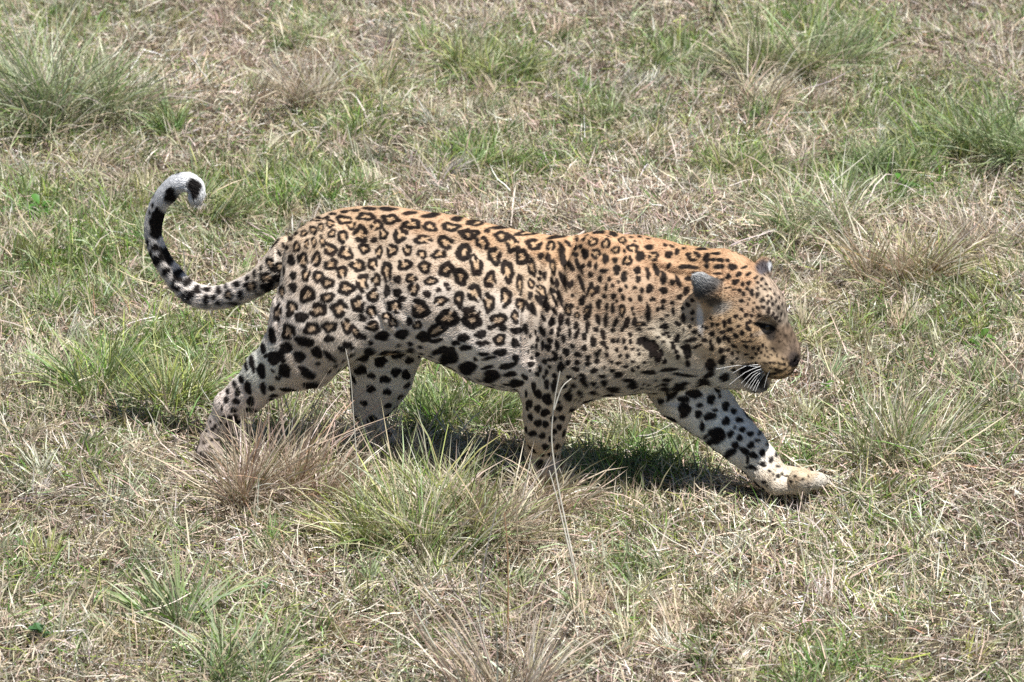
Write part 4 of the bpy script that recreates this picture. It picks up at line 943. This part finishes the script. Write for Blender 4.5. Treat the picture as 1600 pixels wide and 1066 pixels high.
# zones of the skin, by their place along the animal
VP = Wv(V)
def regions(P, px):
    """relative height 0 belly .. 1 back over the trunk, and which pattern grows there"""
    return None
# fill the skin the viewer does not face
order = srng.permutation(len(V))
from mathutils.kdtree import KDTree
kc = [c[0] for c in centres]
cell = {}
def put(p, r):
    cell.setdefault(tuple((p/.06).astype(int)), []).append((p, r))
for c in centres: put(c[0], max(c[4], c[5]))
def free(p, r, gap):
    b = (p/.06).astype(int)
    for i in (-1, 0, 1):
        for j in (-1, 0, 1):
            for k in (-1, 0, 1):
                for (q, s) in cell.get((b[0]+i, b[1]+j, b[2]+k), ()):
                    if np.linalg.norm(p-q) < (r+s)*gap: return False
    return True
view = CAM-V; view /= np.linalg.norm(view, axis=1, keepdims=True)
facing = np.einsum('ij,ij->i', VN, view)
for pas, (rr, kd) in enumerate(((.034, 'R'), (.026, 'M'), (.017, 'S'), (.011, 'S'))):
    for vi in order[:30000]:
        if facing[vi] > .25 and kd != 'S': continue
        px, py = VP[vi]; p = V[vi]
        trunk = 450 < px < 870 and p[2] > .30
        head = px > 1085 and p[2] > .28
        low = p[2] < .27
        r = rr*srng.uniform(.8, 1.1)
        if facing[vi] > .25 and ((r > .013 and not low) or head): continue
        if facing[vi] > .25 and pas == 3 and 835 < px < 1085 and p[2] > .27:
            r *= srng.uniform(.5, .75)
            if free(p, r, 1.22):
                n = VN[vi]; u = np.cross(n, [0, 0, 1.0]); u /= np.linalg.norm(u)+1e-9; v = np.cross(n, u)
                centres.append((p, n, u, v, r*.85, r*1.05, srng.uniform(-.5, .5), 'S', int(srng.integers(1e6)), False)); put(p, r)
            continue
        if facing[vi] > .25 and (px < 425 and p[2] > .28): continue
        if facing[vi] > .25 and pas < 3 and not (low and pas == 2): continue
        if facing[vi] > .25 and pas == 3 and low: continue
        if kd == 'R' and not trunk: continue
        if kd == 'M' and (head or (not trunk and srng.random() < .3)): continue
        if pas == 2 and head: continue
        if pas == 3 and not head and not low and facing[vi] < .25: continue
        if pas == 3 and head: r *= .7
        if not free(p, r, 1.06 if pas < 2 else 1.18): continue
        if px > 1188 and py > 722: continue
        n = VN[vi]; u = np.cross(n, [0, 0, 1.0]); u /= np.linalg.norm(u)+1e-9; v = np.cross(n, u)
        k2 = 'R' if (kd == 'R' or (kd == 'M' and trunk)) else 'S'
        g = 1.0 if k2 == 'R' else .82
        centres.append((p, n, u, v, r*g*srng.uniform(.85, 1.1), r*g*srng.uniform(.8, 1.05), srng.uniform(0, 3), k2, int(srng.integers(1e6)), False))
        put(p, r)

COATPTS = [  # px, py, colour of the ground coat (linear)
 (560, 335, .50, .33, .175), (660, 340, .52, .33, .17), (760, 360, .53, .335, .165), (860, 380, .54, .335, .16), (940, 380, .55, .34, .165), (1020, 400, .55, .335, .165), (1090, 400, .54, .33, .155), (1160, 430, .53, .325, .16),
 (480, 370, .50, .36, .22), (470, 430, .54, .42, .30), (540, 400, .50, .37, .24), (640, 400, .52, .38, .245), (740, 420, .52, .38, .24), (830, 440, .53, .38, .23), (920, 450, .53, .36, .205), (1000, 450, .52, .35, .20),
 (440, 500, .62, .54, .45), (520, 480, .56, .46, .35), (590, 500, .55, .46, .36), (690, 480, .55, .45, .34), (780, 500, .56, .46, .35), (880, 540, .54, .42, .30), (960, 550, .54, .40, .26), (1050, 540, .50, .40, .27),
 (640, 530, .58, .50, .41), (720, 560, .62, .55, .46), (800, 590, .62, .55, .47), (860, 600, .58, .48, .36), (940, 600, .58, .47, .34), (1010, 600, .52, .43, .31), (1000, 572, .42, .33, .22),
 (400, 570, .66, .60, .52), (360, 630, .60, .52, .44), (330, 690, .40, .33, .27), (600, 590, .62, .57, .50), (590, 640, .58, .52, .44), (480, 560, .58, .48, .37),
 (850, 640, .58, .45, .31), (850, 700, .52, .40, .27), (1080, 620, .64, .59, .53), (1130, 670, .66, .62, .57), (1180, 710, .64, .58, .51), (1205, 748, .62, .50, .34), (1235, 748, .62, .52, .38), (1272, 750, .66, .58, .47),
 (1140, 500, .50, .35, .20), (1120, 550, .54, .40, .25), (1170, 480, .50, .33, .18), (1200, 460, .36, .26, .16), (1222, 490, .25, .19, .13), (1210, 470, .29, .215, .145), (1215, 450, .30, .22, .15), (1130, 590, .64, .59, .52), (1215, 530, .17, .125, .09), (1226, 522, .17, .13, .095), (1238, 545, .15, .115, .09), (1228, 550, .16, .12, .09), (1222, 540, .16, .12, .09), (1240, 555, .13, .10, .08), (1190, 545, .42, .31, .21), (1210, 575, .40, .27, .15), (1222, 582, .36, .25, .16), (1180, 602, .55, .50, .44), (1155, 540, .50, .39, .26),
 (420, 430, .56, .47, .36), (357, 460, .62, .56, .49), (274, 433, .62, .57, .51), (241, 370, .64, .60, .56), (275, 288, .72, .69, .66), (305, 295, .66, .63, .6)]
COATPTS = np.array(COATPTS)
_b = COATPTS[:, 4]/COATPTS[:, 2]                 # the tawnier places are deeper, the pale ones cleaner white
COATPTS[:, 2:5] *= np.interp(_b, [.3, .5, .8, .95], [.88, 1.12, 1.38, 1.32])[:, None]
COATPTS[:, 3] *= np.interp(_b, [.3, .5, .8], [1.03, 1.08, 1.0]); COATPTS[:, 4] *= np.interp(_b, [.3, .5, .8], [1.24, 1.22, 1.03])
COATPTS[:, 2:5] = np.minimum(COATPTS[:, 2:5], .84)
FACE = np.array([(1140, 500, .50, .35, .21), (1120, 550, .55, .42, .28), (1155, 540, .50, .355, .215), (1170, 520, .46, .32, .19), (1150, 565, .55, .44, .32), (1190, 545, .42, .30, .185), (1180, 560, .44, .32, .20), (1205, 560, .40, .29, .18),
  (1214, 528, .135, .094, .062), (1226, 524, .135, .095, .064), (1222, 540, .125, .088, .058), (1238, 545, .15, .11, .08), (1230, 552, .16, .115, .08), (1214, 575, .42, .30, .17), (1226, 578, .40, .28, .16),
  (1205, 748, .62, .54, .43), (1222, 752, .66, .59, .49), (1240, 748, .54, .44, .31), (1262, 746, .54, .43, .29), (1280, 752, .68, .63, .55), (1262, 760, .64, .57, .48)])
_k = np.array([((FACE[:, 0]-c[0])**2+(FACE[:, 1]-c[1])**2).min() > 150 for c in COATPTS])
COATPTS = np.concatenate([COATPTS[_k], FACE])
def coat(Pw, N, PX_=None):
    """albedo of the coat at points Pw with normals N"""
    PX2 = Wv(Pw)
    # ground colour: blend of the named places
    col = np.zeros((len(Pw), 3)); wsum = np.zeros(len(Pw))
    for c in COATPTS:
        w = 1.0/(((PX2[:, 0]-c[0])**2+(PX2[:, 1]-c[1])**2)/2500.0+.03)**2.2
        col += w[:, None]*c[2:5]; wsum += w
    col /= wsum[:, None]
    nz = (fbm(Pw[:, 0]+Pw[:, 1]*.7, Pw[:, 2]+Pw[:, 1]*.4, 38, 5)-.5)
    col *= (1+.22*nz)[:, None]
    fz = np.clip((PX2[:, 0]-1178)/30, 0, 1)*(Pw[:, 2] > .25)
    col *= (1+fz*2.4*(fbm(Pw[:, 0]*2+Pw[:, 1], Pw[:, 2]*2-Pw[:, 1], 62, 13, 3)-.5))[:, None]
    # pale below
    under = np.clip((-N[:, 2]-.25)/.5, 0, 1)*(PX2[:, 0] < 1180)
    col = col*(1-under[:, None]*.6)+np.array([.62, .56, .48])*under[:, None]*.6
    dark = np.zeros(len(Pw)); tan = np.zeros(len(Pw))
    h = .05
    key = np.floor(Pw/h).astype(np.int64)
    kk = (key[:, 0]+500)*1000000+(key[:, 1]+500)*1000+key[:, 2]+500
    od = np.argsort(kk, kind='stable'); ks = kk[od]
    wob = fbm(Pw[:, 0]*1.0+Pw[:, 1], Pw[:, 2]-Pw[:, 1]*.6, 150, 11, 2)-.5
    for (p, n, u, v, rx, ry, an, kd, sd, seen) in centres:
        R = max(rx, ry)*1.5
        lo = np.floor((p-R)/h).astype(int); hi = np.floor((p+R)/h).astype(int)
        ii = []
        for i in range(lo[0], hi[0]+1):
            for j in range(lo[1], hi[1]+1):
                a = (i+500)*1000000+(j+500)*1000+lo[2]+500
                s0 = np.searchsorted(ks, a, 'left'); s1 = np.searchsorted(ks, a+hi[2]-lo[2], 'right')
                if s1 > s0: ii.append(od[s0:s1])
        if not ii: continue
        ii = np.concatenate(ii)
        D = Pw[ii]-p
        a = D@u; b = D@v
        ca, sa = math.cos(an), math.sin(an)
        A = (a*ca+b*sa)/rx; Bb = (-a*sa+b*ca)/ry
        q = random.Random(sd)
        rho = np.sqrt(A*A+Bb*Bb); th_ = np.arctan2(Bb, A)
        sq = q.uniform(-.06, .10)
        e = 1+sq*np.cos(4*th_+q.uniform(0, 6))*.6+.09*np.sin(2*th_+q.uniform(0, 6))+.08*np.sin(3*th_+q.uniform(0, 6))+.05*np.sin(5*th_+q.uniform(0, 6))
        e += wob[ii]*.14
        ok = (np.abs(D@n) < max(.6*R, .02)) & (N[ii]@n > -.05) & (np.linalg.norm(D, axis=1) < R*1.6)
        px_m = .0016/max(min(rx, ry), .004)         # soft edge in units of the radius
        soft = np.clip(px_m*1.1, .05, .3)
        if kd == 'S':
            dk = np.clip((e-rho)/soft+.5, 0, 1)
            tn = 0*dk
        else:
            nb = q.choice((4, 5, 5, 6, 7)) if max(rx, ry) > .012 else q.choice((3, 4, 5))
            w0 = q.uniform(0, 6.28); bump = np.zeros_like(th_); lob = np.zeros_like(th_)
            for kb in range(nb):                        # a ring of dark blobs, some run together, some apart
                tk = w0+6.283*kb/nb+q.uniform(-.22, .22); wd = q.uniform(.30, .50)
                dth = np.abs((th_-tk+math.pi) % (2*math.pi)-math.pi)
                g_ = np.exp(-(dth/wd)**2)*q.uniform(.75, 1.15)
                bump = np.maximum(bump, g_)
            th0 = .56+.15*bump
            for kg in range(q.choice((0, 1, 1, 2))):
                tg = w0+6.283*(q.randrange(nb)+.5)/nb; dth = np.abs((th_-tg+math.pi) % (2*math.pi)-math.pi)
                th0 = th0*np.clip((dth-.10)/.22, 0, 1)
            e2 = e*(.93+.10*bump)
            ring = np.minimum(e2-rho, rho-(e2-th0-wob[ii]*.08))
            ring = np.where(th0 < .05, -1, ring)
            dk = np.clip(ring/soft+.5, 0, 1)
            tn = np.clip((.62-rho)/.25+.5, 0, 1)*.75
        m = ok
        dark[ii[m]] = np.maximum(dark[ii[m]], dk[m]); tan[ii[m]] = np.maximum(tan[ii[m]], tn[m])
    tcol = np.stack([.51+0*tan, .345+0*tan, .20+0*tan], 1)
    tw_ = tan*np.clip((Pw[:, 2]-.22)/.1, 0, 1)
    col = col*(1-tw_[:, None])+tcol*tw_[:, None]
    # dark markings that are not spots: nose leather, lips, eye, backs of the ears, grime on the hind foot; also shade painted under ear and brow and between toes
    def blob(px, py, rx, ry, an=0, soft=.25, side=None):
        ca, sa = math.cos(math.radians(an)), math.sin(math.radians(an))
        a = PX2[:, 0]-px; b = PX2[:, 1]-py
        r = np.sqrt(((a*ca+b*sa)/rx)**2+((-a*sa+b*ca)/ry)**2)+wob*.25
        return np.clip((1-r)/soft+.5, 0, 1)*(N@FWD < .35)
    def mixc(m, c):
        nonlocal col, dark
        m = m[:, None]; col = col*(1-m)+np.array(c)*m
    def in_ear(c, e, rad):
        e = e/np.linalg.norm(e); D = Pw-c; q = D@e
        r = np.sqrt(np.maximum((D*D).sum(1)-q*q, 0))
        return q, (np.abs(q) < rad*1.1) & (r < rad*1.05)
    q, m = in_ear(Hd(1102, 446, -.092), ea, 24*PX)
    m = m & (np.einsum('ij,j->i', Pw-Hd(1102, 446, -.079), np.array([.28, .96, 0])) < 0)
    t = np.clip((q/(24*PX)+1)/2, 0, 1)[:, None]
    streak = (.75+.6*fbm(Pw[:, 0]*2+Pw[:, 2], Pw[:, 2]*2-Pw[:, 0], 160, 31, 2))[:, None]
    cr_ = np.cross(ea/np.linalg.norm(ea), [.28, .96, 0]); cq = (Pw-Hd(1102, 446, -.092))@cr_
    streak = (.55+.9*fbm(cq*3, q*.6, 170, 31, 2))[:, None]
    ecol = (np.array([.50, .50, .49])*np.clip((t-.45)/.45, 0, 1)+np.array([.12, .11, .10])*(1-np.clip((t-.45)/.45, 0, 1)))*streak
    m = m.astype(float)*np.clip((t[:, 0]-.12)/.25, 0, 1)
    mm = m[:, None]
    col = col*(1-mm)+ecol*mm; dark *= 1-m
    mixc(blob(1117, 473, 17, 9, 20, .7)*.85*(1-m), (.05, .048, .045)); mixc(blob(1128, 482, 16, 8, -25, .9)*.8*(1-m), (.46, .41, .35)); mixc(blob(1094, 500, 5, 24, -5, .6)*.9*(1-m), (.72, .68, .63))  # first blob paints the shaded hollow under the near ear
    mixc(blob(1192, 418, 11, 12, 60, .5)*.9, (.07, .07, .085))
    mixc(blob(1203, 416, 3.5, 8, -5, .6), (.6, .6, .6))
    mixc(blob(1203, 518, 9, 16, -14, .4)*.8, (.035, .032, .03)); mixc(blob(1195, 510, 18, 5, 16, .25), (.010, .009, .009)); mixc(blob(1192, 502.5, 15, 2.0, 14, .4)*.5, (.50, .42, .32))  # first blob is the shade under the brow, painted into the coat
    mixc(blob(1186, 521, 14, 4, -20, .7)*.6, (.32, .27, .22))
    mixc(blob(1241, 560, 9, 11, -30, .5), (.085, .066, .056)); mixc(blob(1241, 568, 10, 6, -15, .4), (.012, .01, .01))
    mixc(blob(1176, 586, 23, 17, 25, .30), (.012, .011, .011)); mixc(blob(1190, 601, 12, 10, 30, .6)*.9, (.02, .018, .017)); mixc(blob(1182, 610, 18, 4, 8, .6)*.7, (.45, .41, .36)); mixc(blob(1205, 585, 20, 2.6, -14, .5)*.8, (.02, .017, .015))
    mixc(blob(1263, 758, 2.2, 9, -8, .6)*.7, (.14, .10, .07)); mixc(blob(1246, 748, 6, 4, 20, .8)*.6, (.30, .21, .13)); mixc(blob(1275, 742, 5, 4, 0, .8)*.5, (.36, .26, .16)); mixc(blob(1232, 757, 4, 7, 10, .8)*.5, (.25, .18, .12))  # first blob paints shade into the crease between the toes
    mixc(blob(318, 700, 26, 22, 0, .9)*.55, (.20, .16, .13))
    dk3 = dark[:, None]*(.985-.02*nz[:, None])
    dcol = np.stack([.016+.012*np.clip(nz, 0, 1), .0125+0*nz, .0115+0*nz], 1)
    return np.clip(col*(1-dk3)+dcol*dk3, .004, .9)

# ---- the lie and the length of the fur
def lie(Pw, N):
    acc = np.zeros_like(Pw); ln = np.zeros(len(Pw)); ws = np.zeros(len(Pw))
    for (a, b, ra, rb, flat, fl, fu) in PRIMS:
        ba = b-a; L2 = max(float(ba@ba), 1e-9)
        t = np.clip((Pw-a)@ba/L2, 0, 1)
        v = Pw-a-t[:, None]*ba; v[:, 1] /= flat
        d = np.linalg.norm(v, axis=1)-(ra+(rb-ra)*t)
        w = np.exp(-np.clip(d, -.05, 1)/.012)
        acc += w[:, None]*fl; ln += w*fu; ws += w
    acc -= N*np.einsum('ij,ij->i', acc, N)[:, None]
    acc /= np.linalg.norm(acc, axis=1, keepdims=True)+1e-9
    return acc, ln/np.maximum(ws, 1e-12)

leo = bpy.data.objects.new('leopard', None)
leo.empty_display_size = .3
COL.objects.link(leo)
tag(leo, 'spotted leopard striding through dry grass with its head low and its tail curled up', 'leopard')
LB = np.array([0, yc(0), 0.0]); leo.location = LB
m_skin = mat_attr('spotted coat', .85, .08, 0, 'tint')
body = new_mesh('body', V-LB, Q.ravel(), np.full(len(Q), 4), m_skin, True, leo)
set_col(body.data, coat(V, VN))

NF_ = 500000
pick = srng.choice(len(Q), NF_, p=areas*(.35+.65*(FN@FWD < .3*2*areas))/np.sum(areas*(.35+.65*(FN@FWD < .3*2*areas))))
u = srng.random(NF_)[:, None]; v = srng.random(NF_)[:, None]
def bil(A):
    q = Q[pick]
    return (A[q[:, 0]]*(1-u)+A[q[:, 1]]*u)*(1-v)+(A[q[:, 3]]*(1-u)+A[q[:, 2]]*u)*v
root = bil(V); rn = bil(VN); rn /= np.linalg.norm(rn, axis=1, keepdims=True)
vf, vl = lie(V, VN)
rf = bil(vf); rf /= np.linalg.norm(rf, axis=1, keepdims=True)+1e-9
rl = bil(vl[:, None])[:, 0]
rl = rl*(1+1.7*np.clip(-rn[:, 2]-.2, 0, 1)*(root[:, 2] > .24))*srng.uniform(.7, 1.4, NF_)
stuck = fbm(root[:, 0]*.6+root[:, 1], root[:, 2]*1.3, 32, 21, 2)
lift = (.17+.34*(stuck-.5)+srng.normal(0, .09, NF_))+.22*(rl > .0115)
jit = srng.normal(0, .15, (NF_, 3))
g = rf+jit; g -= rn*np.einsum('ij,ij->i', g, rn)[:, None]; g /= np.linalg.norm(g, axis=1, keepdims=True)
pts = np.zeros((NF_, 4, 3))
for k, t in enumerate((0, .33, .67, 1.0)):
    pts[:, k] = root-rn*.0008+rl[:, None]*(g*t+rn*(lift*t*(1.35-.75*t))[:, None])
jv = srng.uniform(.93, 1.08, NF_)[:, None]
fcs = [np.clip(coat(root+g*(rl*t)[:, None], rn)*jv, .004, .95) for t in (.05, .45, .9)]
fc = np.stack([fcs[0], (fcs[0]+fcs[1])/2, (fcs[1]+fcs[2])/2, fcs[2]], 1).reshape(-1, 3)
hc = bpy.data.hair_curves.new('fur')
hc.add_curves([4]*NF_)
hc.attributes['position'].data.foreach_set('vector', (pts-LB).astype(np.float32).ravel())
ra_ = hc.attributes.get('radius') or hc.attributes.new('radius', 'FLOAT', 'POINT')
rad = np.tile(np.array([.00046, .00044, .00032, .00010], np.float32), NF_)
ra_.data.foreach_set('value', rad)
ca_ = hc.attributes.new('tint', 'FLOAT_COLOR', 'POINT')
c4 = np.ones((NF_*4, 4), np.float32); c4[:, :3] = fc
ca_.data.foreach_set('color', c4.ravel())
na_ = hc.attributes.new('skin_normal', 'FLOAT_VECTOR', 'CURVE')
na_.data.foreach_set('vector', rn.astype(np.float32).ravel())
m_fur = mat_attr('fur strands', .85, .05, .15, 'tint')
_n = m_fur.node_tree
_a = _n.nodes.new('ShaderNodeAttribute'); _a.attribute_name = 'skin_normal'
_g = _n.nodes.new('ShaderNodeNewGeometry')
_s = _n.nodes.new('ShaderNodeVectorMath'); _s.operation = 'SCALE'; _s.inputs['Scale'].default_value = 2.6
_v = _n.nodes.new('ShaderNodeVectorMath'); _v.operation = 'ADD'
_o = _n.nodes.new('ShaderNodeVectorMath'); _o.operation = 'NORMALIZE'
_n.links.new(_g.outputs['Normal'], _s.inputs[0]); _n.links.new(_s.outputs[0], _v.inputs[0]); _n.links.new(_a.outputs['Vector'], _v.inputs[1])
_n.links.new(_v.outputs[0], _o.inputs[0]); _n.links.new(_o.outputs[0], _n.nodes['Principled BSDF'].inputs['Normal'])
hc.materials.append(m_fur)
fur = bpy.data.objects.new('fur', hc)
COL.objects.link(fur); fur.parent = leo; fur['kind'] = 'stuff'

# eyes and whiskers
def sphere(name, c, r, mat, parent, n=16):
    vs, fs = [], []
    for i in range(n+1):
        for j in range(n):
            t = math.pi*i/n; p = 2*math.pi*j/n
            vs.append((c[0]+r*math.sin(t)*math.cos(p), c[1]+r*math.sin(t)*math.sin(p), c[2]+r*math.cos(t)))
    for i in range(n):
        for j in range(n):
            fs += [i*n+j, (i+1)*n+j, (i+1)*n+(j+1) % n, i*n+(j+1) % n]
    return new_mesh(name, np.array(vs)-LB, fs, [4]*(n*n), mat, True, parent)
m_eye = mat_plain('wet amber eye', (.035, .022, .009), .08, .5)
sphere('eye', Hd(1198, 510, -.036), .0120, m_eye, leo)
sphere('eye', Hd(1204, 508, .038), .0120, m_eye, leo)
m_wh = mat_plain('white whisker', (.80, .79, .76), .35, .4)
WH = [(1186, 570, 1145, 583, -.10), (1189, 572, 1140, 601, -.11), (1191, 576, 1158, 599, -.10), (1191, 578, 1163, 604, -.095), (1193, 580, 1168, 606, -.09), (1194, 581, 1172, 608, -.085), (1196, 582, 1176, 611, -.08), (1197, 583, 1180, 612, -.075), (1203, 579, 1194, 606, -.07), (1188, 574, 1119, 577, -.12)]
for side in (-1, 1):
    for (x1, y1, x2, y2, w) in WH:
        p, n = cast(x1, y1)
        if p is None: continue
        e = Hd(x2, y2, w)
        if side == 1:                              # the far side's whiskers mirror these
            mir = Hd(x1, y1, 0); p = p+np.array([.02, 2*(mir[1]-p[1]), 0]); e = e+np.array([.05, 2*(mir[1]-e[1])*.8, 0])
        m_ = (p+e)/2+np.array([0, -.004*side, .006])
        vs, fs, lt = tube([p, (p+m_)/2+np.array([0, 0, .001]), m_, (m_+e)/2+np.array([0, 0, .001]), e], .0007, .0003)
        new_mesh('whisker', vs-LB, fs, lt, m_wh, True, leo)
